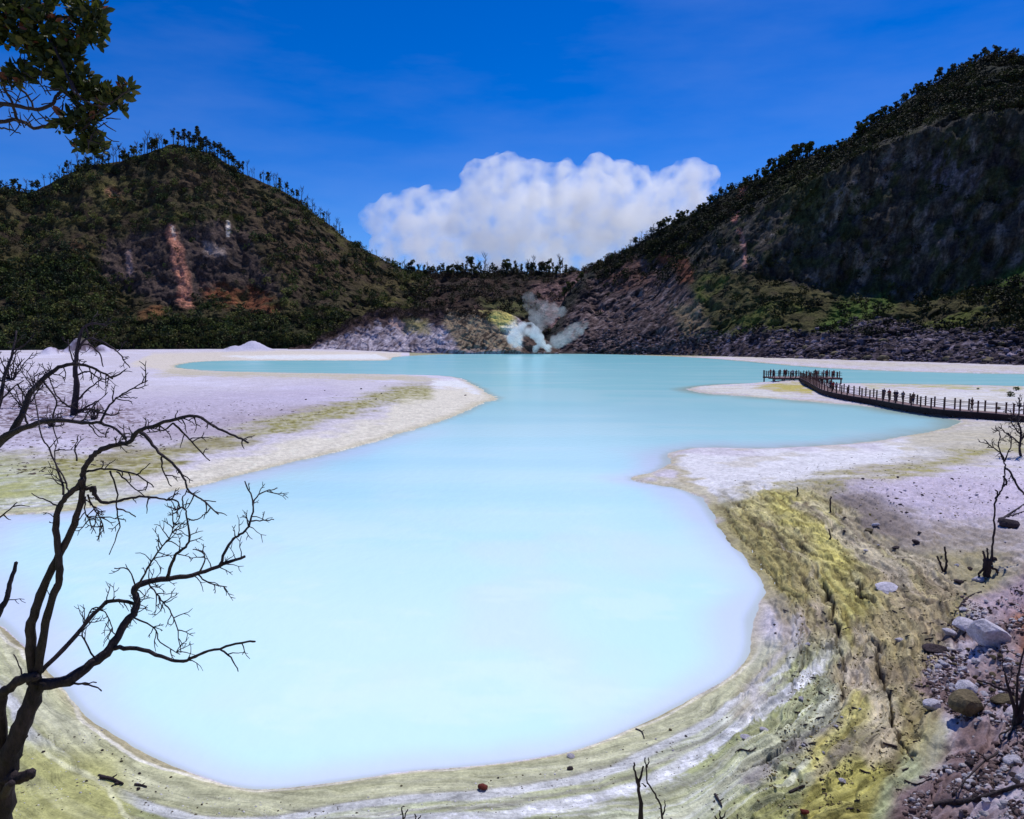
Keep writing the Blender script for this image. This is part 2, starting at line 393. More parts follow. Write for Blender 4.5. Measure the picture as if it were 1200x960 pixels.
mixc((120, 112, 50), yg*ss(.05, .5, n3)*.8)
mixc((198, 192, 132), yg*ss(.1, .6, -n3)*.55)
mixc((150, 140, 110), zone([(100, 530), (200, 522), (290, 506), (300, 515), (210, 534), (120, 545)], 7, .6))
mixc((196, 184, 200), zone([(-60, 470), (120, 484), (300, 470), (330, 485), (220, 510), (0, 530), (-60, 530)], 14)*.6)
mixc((150, 136, 146), zone([(-60, 440), (200, 470), (330, 470), (220, 510), (0, 530)], 14)*ss(.15, .35, n3)*.3)
# crust of scrub litter on the upper left
mixc((92, 66, 70), zone([(-40, 470), (40, 440), (100, 452), (60, 505), (-40, 520)], 14)*ss(-.1, .25, n3)*.85)
mixc((110, 84, 84), zone([(80, 470), (150, 478), (190, 495), (120, 500), (70, 500)], 8)*ss(0, .25, n3)*.8)
# far beach, right spit
mixc((214, 206, 190), zone([(820, 416), (900, 422), (1000, 428), (1200, 434), (1300, 438), (1300, 432), (1000, 424), (860, 416)], 2, .8))
mixc((150, 146, 92), (PY < 418)*(PX > 480)*(PX < 900)*(DS > 0)*.8)
mixc((226, 222, 220), zone([(1000, 456), (1200, 458), (1300, 470), (1200, 482), (1060, 474)], 3))
mixc((190, 186, 120), zone([(1010, 450.5), (1100, 450.5), (1200, 455), (1200, 457.5), (1090, 454), (1020, 453.5)], 1.2, .9))
mixc((192, 178, 88), zone([(880, 451), (930, 449), (960, 455), (950, 462), (905, 458)], 2, .95))
mixc((226, 222, 214), zone([(806, 452), (880, 452), (905, 460), (960, 465), (900, 465), (850, 463)], 1.5, .9))
# right peninsula: white with cream rims, then moss band, lavender flat
mixc((232, 229, 232), zone([(780, 535), (880, 530), (1000, 524), (1100, 508), (1150, 500), (1160, 515), (1060, 540), (950, 560), (870, 590), (840, 590), (800, 565)], 6))
mixc((212, 204, 178), stroke([(745, 562), (800, 572), (828, 590), (842, 612)], 6, .6, .9))
mixc((190, 178, 140), stroke([(782, 545), (800, 552), (790, 560), (806, 566)], 4, .8, .8))
mixc((206, 200, 190), zone([(1040, 500), (1200, 500), (1300, 520), (1100, 530), (1060, 520)], 8, .8))
mixc((168, 160, 98), stroke([(1320, 512), (1200, 522), (1150, 530), (1090, 543), (1030, 556), (960, 566), (900, 580)], 9, .9)*(.65+.35*ss(-.3, .3, n3)))
mixc((206, 194, 212), zone([(1010, 560), (1180, 556), (1330, 560), (1330, 620), (1180, 615), (1060, 600), (990, 580)], 12))
mixc((166, 156, 158), zone([(950, 575), (1010, 565), (1060, 600), (1100, 625), (1000, 640), (960, 610)], 14, .9))
mixc((206, 196, 176), (PX > 780)*(PX < 1320)*(PY > 440)*(PY < 548)*ss(.05, .35, n1)*.55)
mixc((200, 190, 160), zone([(1060, 505), (1160, 494), (1320, 500), (1320, 520), (1160, 518), (1060, 530)], 8, .6))
mixc((196, 184, 164), (PX > 860)*(PY < 441)*(DS > 0)*ss(.0, .3, n2)*.6)
mixc((158, 144, 134), zone([(960, 590), (1050, 602), (1200, 616), (1320, 622), (1320, 690), (1180, 690), (1120, 720), (1010, 700), (980, 640)], 14, .85)*(.6+.4*ss(-.3, .2, n3)))
mixc((130, 118, 112), zone([(960, 572), (1030, 575), (1090, 610), (1060, 640), (980, 620)], 14, .7))
# olive mud fan with yellow vein
rz = zone([(842, 600), (880, 575), (960, 572), (1010, 620), (1080, 650), (1130, 700), (1110, 800), (1060, 930), (1010, 1020), (850, 1020), (900, 900), (930, 800), (930, 720), (880, 660)], 12)
mixc((202, 192, 138), rz)
mixc((160, 146, 128), rz*ss(.0, .35, n1)*.75)
mixc((126, 110, 82), rz*ss(.05, .4, n3)*.7)
mixc((186, 178, 126), rz*ss(.1, .5, -n3)*.6)
mixc((150, 142, 84), stroke([(845, 600), (865, 640), (900, 680), (925, 715)], 20, .5, .8))
mixc((98, 86, 52), stroke([(845, 600), (865, 640), (900, 680), (925, 715)], 18, .6)*ss(-.05, .25, streak)*.85)
mixc((172, 162, 118), zone([(1000, 640), (1120, 640), (1200, 660), (1140, 700), (1120, 760), (1060, 740), (1010, 700)], 16, .8))
mixc((150, 140, 128), zone([(1000, 640), (1150, 620), (1220, 640), (1200, 700), (1120, 720)], 20)*ss(-.1, .3, n1)*.7)
mixc((136, 122, 112), zone([(1040, 660), (1120, 680), (1130, 800), (1060, 830), (1050, 740)], 18)*ss(-.15, .2, n3)*.75)
mixc((200, 190, 152), rz*ss(.08, .30, FL1)*.7); mixc((116, 102, 68), rz*ss(.06, .26, -FL1)*.6); mixc((88, 76, 54), rz*ss(.16, .32, -FL2)*.6); mixc((190, 180, 112), rz*ss(.05, .3, FL3)*.35)
yv = stroke([(905, 585), (930, 605), (965, 640), (985, 690), (1000, 740), (1000, 800), (985, 850), (960, 900), (900, 960), (860, 1000)], 13, .7)
mixc((200, 190, 112), yv*(.7+.3*ss(-.3, .3, n3)))
mixc((116, 104, 60), yv*ss(.10, .30, -FL1)*.7)
mixc((222, 214, 140), stroke([(975, 835), (982, 870), (960, 905), (920, 935), (880, 960), (850, 985)], 5, .5, .9))
mixc((112, 102, 52), yv*ss(.15, .5, n3)*.7)
mixc((178, 172, 96), zone([(960, 900), (1040, 880), (1070, 960), (1050, 1020), (860, 1020), (900, 955)], 14, .85))
mixc((146, 136, 74), zone([(960, 900), (1040, 880), (1070, 960), (1050, 1020), (860, 1020), (900, 955)], 14)*ss(-.05, .3, streak)*.6)
mixc((168, 176, 140), stroke([(1075, 890), (1070, 910), (1050, 935), (1040, 1000)], 14, .6, .85))
mixc((150, 148, 92), zone([(1060, 800), (1110, 850), (1120, 880), (1090, 900), (1070, 860)], 10, .7))
mixc((166, 150, 124), zone([(1020, 680), (1110, 670), (1130, 760), (1110, 830), (1070, 870), (1035, 800)], 14)*(.55+.35*ss(-.2, .2, FL1)))
mixc((174, 158, 152), zone([(912, 715), (960, 700), (978, 760), (968, 830), (925, 865), (885, 840)], 12)*(.35+.45*ss(-.15, .2, FL2)))
mixc((146, 134, 84), zone([(848, 608), (880, 600), (950, 660), (985, 720), (960, 760), (925, 700)], 8)*(.25+.5*ss(-.1, .2, FL1)))
mixc((196, 182, 168), zone([(1000, 740), (1022, 745), (1040, 820), (1050, 880), (1025, 900), (1005, 830)], 7)*.55)
mixc((188, 176, 160), rz*ss(.02, .22, -FL3)*.6)
# bands that follow the near shore
nb = (DS > 0)*ss(735, 800, PY+.25*(PX-870).clip(-999, 0)*-1)*(PX < 1010)*(1-ss(0, 26, WX-(905+.0*WY)-(900-WY).clip(-60, 200)*.28-30))
nb = np.clip(nb, 0, 1); nb = np.where((PX < 500) & (PY > 720) & (DS > 0), 1, nb)
e = DSn + .25*n1
def bandc(a, b, col, w=.12, amp=1): mixc(col, nb*ss(a-w, a+w, e)*(1-ss(b-w, b+w, e))*amp)
mixc((194, 194, 152), nb)
mixc((180, 188, 150), nb*ss(-.2, .3, streak)*.8)
mixc((196, 200, 182), nb*ss(.0, .4, -streak)*.8)
mixc((222, 222, 214), nb*ss(.08, .16, FL2)*.75); mixc((140, 144, 112), nb*ss(.14, .22, -FL2)*.6); mixc((148, 146, 104), nb*ss(.18, .24, np.abs(FL1))*.35); mixc((168, 172, 118), nb*ss(.05, .3, FL3)*.6); mixc((200, 202, 188), nb*ss(.05, .25, -FL3)*.45)
bandc(.1, 1.15, (190, 188, 152), .08, .8)
bandc(-.3, .10, (168, 160, 132), .03); bandc(.10, .22, (232, 228, 216), .03)
bandc(1.2, 1.5, (206, 206, 208), .05, .9)
bandc(2.0, 2.4, (208, 208, 212), .06, .85)
bandc(1.75, 1.9, (140, 136, 128), .05, .6); bandc(1.15, 1.22, (150, 144, 120), .04, .6); bandc(2.75, 2.85, (150, 150, 120), .05, .5); bandc(4.3, 4.4, (140, 138, 96), .06, .5)
mixc((232, 232, 238), nb*ss(2.0, 2.1, e)*(1-ss(2.4, 2.6, e))*ss(.05, .3, nf1)*.8)
bandc(3.4, 3.6, (206, 206, 176), .12, .7)
mixc((176, 176, 112), nb*ss(3.6, 5.2, e)*ss(-.35, .2, n1+streak*.5)*.9)
mixc((176, 174, 112), nb*zone([(-100, 900), (40, 860), (120, 900), (160, 1000), (-100, 1020)], 25, .9))
mixc((218, 216, 176), stroke([(30, 870), (70, 905), (110, 935), (150, 970)], 3, .6, .8))
mixc((158, 150, 148), stroke([(965, 850), (940, 880), (900, 905), (860, 925)], 12, .8, .85)*ss(-.4, .1, n3))
mixc((168, 156, 142), stroke([(905, 700), (912, 740), (900, 790), (870, 830)], 10, .8, .55))
mixc((196, 192, 196), stroke([(925, 720), (915, 760), (890, 810)], 5, .9, .7))
# the stony slope at lower right
rk = zone([(1120, 745), (1100, 760), (1075, 800), (1125, 850), (1110, 890), (1060, 930), (1040, 1020), (1500, 1020), (1500, 640), (1200, 660), (1180, 700)], 14)
mixc((164, 144, 148), rk); mixc((122, 100, 98), rk*ss(-.15, .2, n3)*.85); mixc((206, 196, 210), rk*ss(.1, .4, -n1)*.75)
mixc((104, 82, 82), rk*ss(780, 900, PY)*ss(-.2, .25, n1)*.7)
mixc((166, 112, 84), zone([(1185, 700), (1210, 700), (1260, 760), (1195, 765)], 9, .9))
mixc((182, 160, 172), zone([(1130, 690), (1200, 665), (1300, 660), (1300, 705), (1180, 715), (1130, 700)], 9, .8))
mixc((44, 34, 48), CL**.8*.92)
# mounds
mixc((206, 198, 222), zone([(45, 402), (80, 396), (140, 400), (145, 412), (50, 413)], 2)); mixc((200, 196, 218), zone([(270, 400), (310, 398), (322, 410), (265, 411)], 2))
mixc((84, 66, 72), (GZ > 3.8)*(PX > 40)*(PX < 150)*(PY > 390)*(PY < 416)*ss(-.05, .2, fbm2(GX/5, GY/12, 4, 14))*.85)
mixc((70, 50, 56), zone([(55, 400), (120, 398), (120, 408), (70, 408)], 3)*ss(0, .3, n2)*.9)
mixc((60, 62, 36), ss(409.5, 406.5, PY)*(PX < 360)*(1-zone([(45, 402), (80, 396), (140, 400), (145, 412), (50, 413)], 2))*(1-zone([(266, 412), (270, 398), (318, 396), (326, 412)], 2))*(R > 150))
wet = (DS > 0)*(1-ss(0, .5, DSn/np.clip(R/25, .6, 6)))
mixc((190, 178, 140), wet*.55)
shade = 1+.10*fbm2(GX*9, GY*9, 3, 77)*(R < 70) + .07*nf1
sp_ = (nf1 > .46)*(R < 90)*rz; C = C*(1-.45*sp_[..., None])
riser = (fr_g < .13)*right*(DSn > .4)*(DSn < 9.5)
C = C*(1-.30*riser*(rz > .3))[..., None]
dk = ss(.10, .32, fbm2(GX*1.6, GY*1.6, 5, 79, .6))*rz*.32; C = C*(1-dk[..., None])
C = C*(1+.16*fbm2(GX*2.3, GY*2.3, 4, 78)*(R < 120))[..., None]
C = np.clip(C*shade[..., None]*.93, .01, .80)
lakebed = DSn < -.02
C[lakebed] = srgb(176, 186, 170)
nr, nc = GX.shape
idx = np.arange(nr*nc).reshape(nr, nc)
jn = np.r_[np.arange(nc), 0]
Iq = idx[:, jn]
Q = np.stack([Iq[:-1, :-1], Iq[:-1, 1:], Iq[1:, 1:], Iq[1:, :-1]], -1)[..., ::-1].reshape(-1, 4)
V = np.stack([GX, GY, GZ], -1).reshape(-1, 3)
# close the hole at the photographer's feet
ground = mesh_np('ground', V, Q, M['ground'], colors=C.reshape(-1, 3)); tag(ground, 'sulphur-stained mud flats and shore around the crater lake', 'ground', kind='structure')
fa_ = ground.data.attributes.new('Flow', 'FLOAT_VECTOR', 'POINT'); fa_.data.foreach_set('vector', np.stack([FW+_wv*.8, FA, FW*0], -1).astype(np.float32).ravel())
ma_ = ground.data.attributes.new('Mud', 'FLOAT', 'POINT'); ma_.data.foreach_set('value', np.clip(rz+.62*nb, 0, 1).astype(np.float32).ravel())
bm = bmesh.new(); bm.from_mesh(ground.data); bm.verts.ensure_lookup_table()
bm.faces.new([bm.verts[i] for i in idx[0]][::-1]); bm.to_mesh(ground.data); bm.free()
_tri = None
def gz(x, y):                              # height of the built ground under a point
    r = math.hypot(x, y); a = math.atan2(x, y)
    i = np.searchsorted(rr, r); i = min(max(i, 1), len(rr)-1); j = np.searchsorted(az, a); j = min(max(j, 1), len(az)-1)
    u = (r-rr[i-1])/(rr[i]-rr[i-1]); v = (a-az[j-1])/(az[j]-az[j-1])
    return float((GZ[i-1, j-1]*(1-v)+GZ[i-1, j]*v)*(1-u)+(GZ[i, j-1]*(1-v)+GZ[i, j]*v)*u)
def on_ground(px, py):                     # march the pixel's ray to the built ground
    d = ray(px, py); k0 = 3.0; lo = None
    k = k0
    while k < 900:
        p = np.array([0, 0, H])+d*k
        if p[2] < gz(p[0], p[1]): break
        lo = k; k *= 1.02
    if lo is None: lo = k0
    hi = k
    for _ in range(18):
        m = (lo+hi)/2; p = np.array([0, 0, H])+d*m
        if p[2] < gz(p[0], p[1]): hi = m
        else: lo = m
    p = np.array([0, 0, H])+d*hi; p[2] = gz(p[0], p[1])
    return p
print('ground', round(time.time()-T0, 1))
# ------------------------------------------------------------------ the water
wa = np.radians(np.linspace(-52, 52, 420)); wpy = np.r_[np.arange(1000, 460, -3.), np.arange(460, 411, -.5)]
wr = F*H/(wpy-400)
A2, R2 = np.meshgrid(wa, wr); X2 = R2*np.sin(A2); Y2 = R2*np.cos(A2)
D2 = -shore_d(X2, Y2); U2, W2 = proj(X2, Y2, X2*0)
refl = fbm2(X2/30, Y2/7, 4, 83); q1 = fbm2(X2/18, Y2/28, 4, 81); q2 = fbm2(X2/7, Y2/9, 4, 82)
Cw = np.zeros(X2.shape+(3,)); Cw[:] = srgb(194, 236, 246)
def mixw(col, w):
    global Cw
    w = np.clip(w, 0, 1)[..., None]; Cw = Cw*(1-w)+np.array(srgb(*col))*w
far = ss(45, 170, Y2+20*q1)
mixw((166, 230, 236), far)
mixw((150, 226, 236), ss(200, 420, Y2)*.8)
mixw((208, 244, 254), (1-ss(22, 58, Y2+8*q1))*.9)
mixw((220, 246, 254), (1-ss(18, 44, Y2+8*q1))*ss(2, 8, D2)*.8)
mixw((222, 232, 248), ss(.15, .5, q2)*(1-ss(30, 60, Y2))*.4)
mixw((228, 246, 250), ss(.05, .4, refl)*.2); mixw((150, 208, 226), ss(.08, .4, -refl)*.14*ss(30, 60, Y2)); mixw((232, 250, 254), ss(.1, .4, fbm2(X2/5, Y2/2.5, 5, 84, .6))*.30*(1-ss(30, 60, Y2)))  # drawn-out pale and dark streaks paint surface reflections into the water colour
sh = np.clip(D2/np.clip(Y2/24, .6, 5), 0, 99)
mixw((212, 216, 240), (1-ss(.2, 2.0, sh+q2))*(1-ss(60, 100, Y2))*.75)
mixw((178, 186, 170), (1-ss(.0, .35, sh+.15*q2))*.6)
mixw((170, 190, 178), (1-ss(0, 5, D2+2*q2))*ss(60, 100, Y2)*(U2 > 700)*.8)
water = mesh_np('lake_water', np.stack([X2, Y2, X2*0], -1).reshape(-1, 3), np.stack([np.arange(X2.size).reshape(X2.shape)[a] for a in ((slice(0, -1), slice(0, -1)), (slice(1, None), slice(0, -1)), (slice(1, None), slice(1, None)), (slice(0, -1), slice(1, None)))], -1).reshape(-1, 4)[:, ::-1], None, colors=np.clip(Cw, 0, .93).reshape(-1, 3))
tag(water, 'milky turquoise sulphur lake filling the crater', 'lake', kind='structure')
m, nt, b = newmat('milky_sulphur_water'); L = nt.links
a = nd(nt, 'ShaderNodeAttribute', attribute_name='Col'); L.new(a.outputs['Color'], b.inputs['Base Color'])
b.inputs['Roughness'].default_value = .18; b.inputs['IOR'].default_value = 1.33; b.inputs['Specular IOR Level'].default_value = .10
tc = nd(nt, 'ShaderNodeTexCoord'); mp = nd(nt, 'ShaderNodeMapping'); mp.inputs['Scale'].default_value = (1, .6, 1); L.new(tc.outputs['Object'], mp.inputs[0])
n = nd(nt, 'ShaderNodeTexNoise'); n.inputs['Scale'].default_value = 1.6; n.inputs['Detail'].default_value = 5; L.new(mp.outputs[0], n.inputs['Vector'])
bp = nd(nt, 'ShaderNodeBump'); bp.inputs['Strength'].default_value = .4; bp.inputs['Distance'].default_value = .06
L.new(n.outputs['Fac'], bp.inputs['Height']); L.new(bp.outputs[0], b.inputs['Normal'])
water.data.materials.append(m)
# ------------------------------------------------------------------ mountains round the crater
def interp(pts, x): return np.interp(x, [p[0] for p in pts], [p[1] for p in pts])
class Hill: pass
def make_hill(name, x0, x1, nx, nt_, sky, base, dbase, dridge, prof, amp, colf, mat, label, cat, streakamp=0, seed=0, back=60, kind='structure', skn=1.0):
    px = np.linspace(x0, x1, nx); t = np.linspace(0, 1, nt_)
    PXg, Tg = np.meshgrid(px, t)
    yb = interp(base, px); ys = interp(sky, px) + skn*2.2*fbm2(px/14, px*0+seed, 4, seed); db = interp(dbase, px); dr = interp(dridge, px)
    G = prof(PXg, Tg)
    Yd = db + (dr-db)*Tg
    yi = yb + (ys-yb)*G
    dx = (PXg-600)/F
    X = dx*Yd; Z = H + (400-yi)/F*Yd
    # relief: gullies run down the slope, blocks break it up
    e = ss(0, .06, Tg)*ss(0, .07, 1-Tg)
    N = fbm3(X/38, Yd/38, Z/60, 5, seed+1); N2 = fbm3(X/11, Yd/14, Z/26, 4, seed+2); N3 = fbm3(X/4.5, Yd/6, Z/8, 4, seed+3, .6)
    disp = amp*(1.0*N + .45*(.5-np.abs(N2))*2 + .34*(.4-np.abs(N3)))
    if streakamp is not None and np.any(streakamp):
        pass
    Yn = Yd - e*disp
    k = 1 + (Yn-Yd)/Yd*.55          # mostly keeps its place in view, partly slides along it
    Xn = X*k; Zn = Z + e*(amp*.30*N2 + amp*.16*N3)
    Pxn, Pyn = proj(Xn, Yn, Zn)
    Cc = colf(Pxn, Pyn, Xn, Yn, Zn, Tg)
    # the far side falls away behind the crest
    rows = [np.stack([Xn, Yn, Zn], -1)]; cols = [Cc]
    tb = np.linspace(0, 1, 10)[1:]
    for q in tb:
        yb_ = Yn[-1]+q*back*3.0; zb = Zn[-1]*(1-q**1.1)+(-2)*q + 3*noise2(px/9, px*0+q*9, seed+8)
        rows.append(np.stack([Xn[-1]/Yn[-1]*yb_, yb_, zb], -1)[None]); cols.append(Cc[-1:])
    Vv = np.concatenate(rows, 0); Cc = np.concatenate(cols, 0)
    Vv[0, :, 2] -= 3
    a, b_, _ = Vv.shape; ix = np.arange(a*b_).reshape(a, b_)
    Q = np.stack([ix[:-1, :-1], ix[:-1, 1:], ix[1:, 1:], ix[1:, :-1]], -1).reshape(-1, 4)
    o = mesh_np(name, Vv.reshape(-1, 3), Q, mat, colors=np.clip(Cc, .006, .85).reshape(-1, 3))
    tag(o, label, cat, kind=kind)
    h = Hill(); h.o = o; h.V = np.stack([Xn, Yn, Zn], -1); h.px = Pxn; h.py = Pyn; h.T = Tg; h.sky = [(p, q) for p, q in zip(px, ys)]
    return h
def Z_(px, py, pts, soft):
    return 1-ss(-soft, soft, sdist(px, py, pts))
def K_(px, py, pts, w): return 1-ss(w*.5, w*1.5, segdist(px, py, pts))
def mx(C, col, w):
    w = np.clip(w, 0, 1)[..., None]; return C*(1-w)+np.array(srgb(*col))*w
SKY_L = [(-500, 160), (-300, 190), (-120, 215), (0, 220), (20, 226), (45, 231), (60, 224), (87, 211), (110, 201), (160, 193), (187, 184), (213, 176), (240, 182), (263, 189), (287, 207),
         (320, 221), (350, 235), (377, 256), (417, 288), (450, 306), (473, 318), (500, 326), (540, 345), (600, 380), (640, 402)]
def col_left(px, py, X, Y, Z, T):
    n = fbm3(X/9, Y/9, Z/9, 4, 101); n2 = fbm3(X/25, Y/25, Z/40, 4, 102); n5 = fbm3(X/3, Y/3, Z/7, 3, 103)
    wx = px+9*n2+3*n; wy = py+9*n+2*n5
    C = np.zeros(px.shape+(3,)); C[:] = srgb(74, 66, 46)
    C = mx(C, (92, 86, 46), ss(-.1, .4, n2)*.8); C = mx(C, (58, 46, 40), ss(0, .35, n)*.8)
    C = mx(C, (88, 70, 54), Z_(wx, wy, [(210, 185), (260, 200), (400, 290), (470, 330), (330, 330), (290, 250), (200, 215)], 14)*.8)
    C = mx(C, (94, 78, 72), Z_(wx, wy, [(120, 290), (160, 275), (200, 270), (250, 258), (300, 275), (305, 310), (330, 345), (270, 330), (230, 345), (200, 360), (150, 340), (120, 330)], 8)*.9)
    C = mx(C, (50, 42, 44), Z_(wx, wy, [(120, 290), (200, 270), (300, 275), (330, 345), (200, 360), (120, 330)], 8)*ss(0, .3, n5)*.8)
    C = mx(C, (200, 136, 112), K_(wx+3*n5, wy, [(203, 275), (208, 300), (214, 330), (216, 355)], 7)*(.55+.4*ss(-.3, .1, n5)))
    C = mx(C, (176, 156, 146), Z_(wx, wy, [(238, 285), (262, 290), (262, 302), (240, 300)], 4)*.8)
    C = mx(C, (235, 220, 205), K_(wx, wy, [(266, 262), (268, 275)], 2.2)); C = mx(C, (220, 200, 185), K_(wx, wy, [(205, 270), (207, 278)], 2.)); C = mx(C, (170, 140, 130), K_(wx, wy, [(152, 296), (156, 320)], 3)*.8)
    C = mx(C, (150, 88, 60), Z_(wx, wy, [(235, 335), (290, 335), (330, 350), (335, 372), (280, 365), (240, 352)], 7)*ss(-.3, .1, n)*.65)
    C = mx(C, (140, 96, 62), K_(wx, wy, [(170, 372), (185, 366)], 7)*.8); C = mx(C, (158, 112, 88), K_(wx, wy, [(133, 224), (140, 236)], 6)*.8); C = mx(C, (130, 96, 66), K_(wx, wy, [(90, 290), (115, 330)], 6)*.6)
    C = mx(C, (54, 56, 34), ss(.30, .16, T)*.8)
    return C*(1+.35*n5[..., None])
def prof_left(px, t):
    c = ss(100, 150, px)*ss(340, 290, px)         # where the cliff stands
    g = t
    cl = np.interp(t, [0, .28, .40, .62, 1], [0, .20, .28, .62, 1])
    return g*(1-c)+cl*c
hillL = make_hill('left_mountain', -500, 640, 640, 260, SKY_L,
    [(-500, 412), (0, 409), (340, 409), (640, 412)], [(-500, 420), (0, 560), (350, 640), (640, 700)], [(-500, 600), (0, 720), (220, 800), (470, 860), (640, 900)], prof_left, 13,
    col_left, M['hill'], 'wooded rocky mountain with a pink scar on the left', 'mountain', seed=200)
SKY_C = [(250, 345), (400, 326), (470, 322), (560, 322), (650, 322), (683, 318), (717, 303), (760, 285), (900, 300)]
def col_mid(px, py, X, Y, Z, T):
    n = fbm3(X/9, Y/9, Z/9, 4, 111); n2 = fbm3(X/25, Y/25, Z/40, 4, 112); n5 = fbm3(X/3, Y/3, Z/9, 3, 113)
    wx = px+9*n2+3*n; wy = py+6*n+2*n5
    C = np.zeros(px.shape+(3,)); C[:] = srgb(62, 52, 46)
    C = mx(C, (58, 60, 34), (px < 470)*.7); C = mx(C, (82, 62, 54), ss(-.1, .3, n)*.7)
    pk = Z_(wx, wy, [(625, 335), (660, 328), (700, 315), (735, 318), (740, 400), (650, 412), (635, 380)], 7)
    C = mx(C, (128, 100, 96), pk*.9); C = mx(C, (64, 46, 46), pk*ss(0, .3, n5)*.8); C = mx(C, (176, 142, 138), pk*ss(.1, .4, -n5)*.7)
    C = mx(C, (104, 106, 62), Z_(wx, wy, [(560, 350), (620, 352), (615, 370), (575, 364)], 5)*.7)
    return C*(1+.35*n5[..., None])
hillM = make_hill('central_ridge', 250, 860, 420, 150, SKY_C, [(250, 413), (860, 413.5)], [(250, 720), (480, 700), (640, 650), (740, 620), (860, 600)], [(250, 900), (600, 900), (860, 780)],
    lambda px, t: np.interp(t, [0, .3, .6, 1], [0, .45, .75, 1]), 11, col_mid, M['hill'], 'low dark wooded ridge between the two mountains', 'ridge', seed=230)
SKY_R = [(600, 412), (640, 385), (665, 345), (683, 323), (717, 306), (740, 291), (765, 275), (802, 256), (840, 234), (877, 216), (907, 203), (948, 187), (973, 182), (1007, 158), (1040, 134), (1065, 116), (1094, 100), (1115, 89), (1140, 78), (1173, 80), (1200, 85), (1300, 103), (1450, 153), (1650, 223)]
CL_TOP = [(700, 330), (800, 300), (860, 262), (900, 240), (1000, 190), (1100, 150), (1200, 140), (1650, 240)]
CL_BOT = [(700, 345), (800, 318), (850, 318), (880, 318), (940, 335), (1000, 348), (1060, 352), (1120, 340), (1200, 322), (1650, 330)]
def prof_right(px, t):
    yb = interp([(600, 414), (860, 419), (1000, 424), (1200, 430), (1650, 445)], px); ys = interp(SKY_R, px)
    g1 = np.clip((yb-interp(CL_BOT, px))/(yb-ys), .05, .8); g2 = np.clip((yb-interp(CL_TOP, px))/(yb-ys), .1, .92); g2 = np.maximum(g2, g1+.05)
    a, b = .42, .60
    g = np.where(t < a, g1*(t/a), np.where(t < b, g1+(g2-g1)*(t-a)/(b-a), g2+(1-g2)*(t-b)/(1-b)))
    w = ss(760, 830, px)
    return g*w + t*(1-w)
def col_right(px, py, X, Y, Z, T):
    n = fbm3(X/9, Y/9, Z/9, 4, 121); n2 = fbm3(X/25, Y/25, Z/40, 4, 122); n5 = fbm3(X/3, Y/3, Z/10, 3, 123); n6 = fbm3(X/6, Y/6, Z/17, 5, 124, .62)
    wx = px+10*n2+3*n; wy = py+9*n+3*n5
    C = np.zeros(px.shape+(3,)); C[:] = srgb(56, 56, 52)
    cb = interp(CL_BOT, wx); ct = interp(CL_TOP, wx)
    cliff = ss(-6, 6, cb-wy)*ss(-26, 30, wy-ct+30*n2+22*n)*ss(790, 830, wx)
    C = mx(C, (44, 48, 38), ss(0, -20, wy-ct)*.8)
    C = mx(C, (74, 67, 60), cliff); C = mx(C, (132, 120, 114), cliff*ss(.08, .35, n6)*.7); C = mx(C, (44, 42, 48), cliff*ss(.05, .3, -n6)*.8)
    C = mx(C, (58, 62, 36), cliff*ss(-.05, .25, n)*.8)
    C = mx(C, (110, 100, 112), Z_(wx, wy, [(1080, 180), (1130, 160), (1150, 210), (1110, 230), (1085, 220)], 16)*ss(-.1, .3, n6)*.7)
    C = mx(C, (64, 66, 34), Z_(wx, wy, [(900, 200), (960, 190), (970, 240), (950, 290), (930, 260)], 14)*.7)
    tal = ss(-4, 5, wy-cb)*ss(800, 830, wx)
    C = mx(C, (82, 78, 48), tal); C = mx(C, (92, 100, 44), tal*ss(0, .35, n2)*.8); C = mx(C, (66, 56, 44), tal*ss(0, .3, n)*.6)
    C = mx(C, (82, 104, 44), Z_(wx, wy, [(985, 350), (1040, 345), (1050, 358), (1000, 385), (955, 388)], 8)*.85); C = mx(C, (74, 98, 40), Z_(wx, wy, [(1150, 330), (1210, 305), (1300, 300), (1300, 335), (1200, 345)], 8)*.8)
    st = interp([(690, 340), (760, 360), (840, 395), (900, 385), (960, 390), (1010, 378), (1040, 375), (1100, 388), (1200, 385), (1650, 395)], wx)
    scr = ss(-5, 6, wy-st)*ss(820, 850, wx)
    C = mx(C, (84, 72, 80), scr); C = mx(C, (150, 138, 152), scr*ss(.1, .4, n5)*.8); C = mx(C, (44, 36, 40), scr*ss(.0, .3, -n5)*.7)
    rb = Z_(wx, wy, [(640, 412), (690, 330), (760, 300), (800, 330), (825, 360), (835, 415)], 7)
    C = mx(C, (104, 86, 86), rb); C = mx(C, (52, 42, 44), rb*ss(-.05, .25, n5)*.8); C = mx(C, (168, 150, 148), rb*ss(.12, .4, -n5)*.7)
    C = mx(C, (166, 146, 112), Z_(wx, wy, [(790, 360), (822, 355), (828, 395), (800, 398)], 7)*.6)
    C = mx(C, (130, 78, 58), K_(wx, wy, [(780, 300), (800, 310), (806, 325)], 9)*.8); C = mx(C, (120, 84, 72), Z_(wx, wy, [(700, 325), (745, 300), (770, 330), (730, 345)], 7)*.6)
    C = mx(C, (176, 116, 104), K_(px+4*n5, py, [(872, 220), (864, 240), (861, 258)], 3.2)*.95); C = mx(C, (176, 130, 120), K_(px+4*n5, py, [(866, 270), (873, 290), (873, 312)], 2.6)*.95)
    return C*(1+.35*n5[..., None])
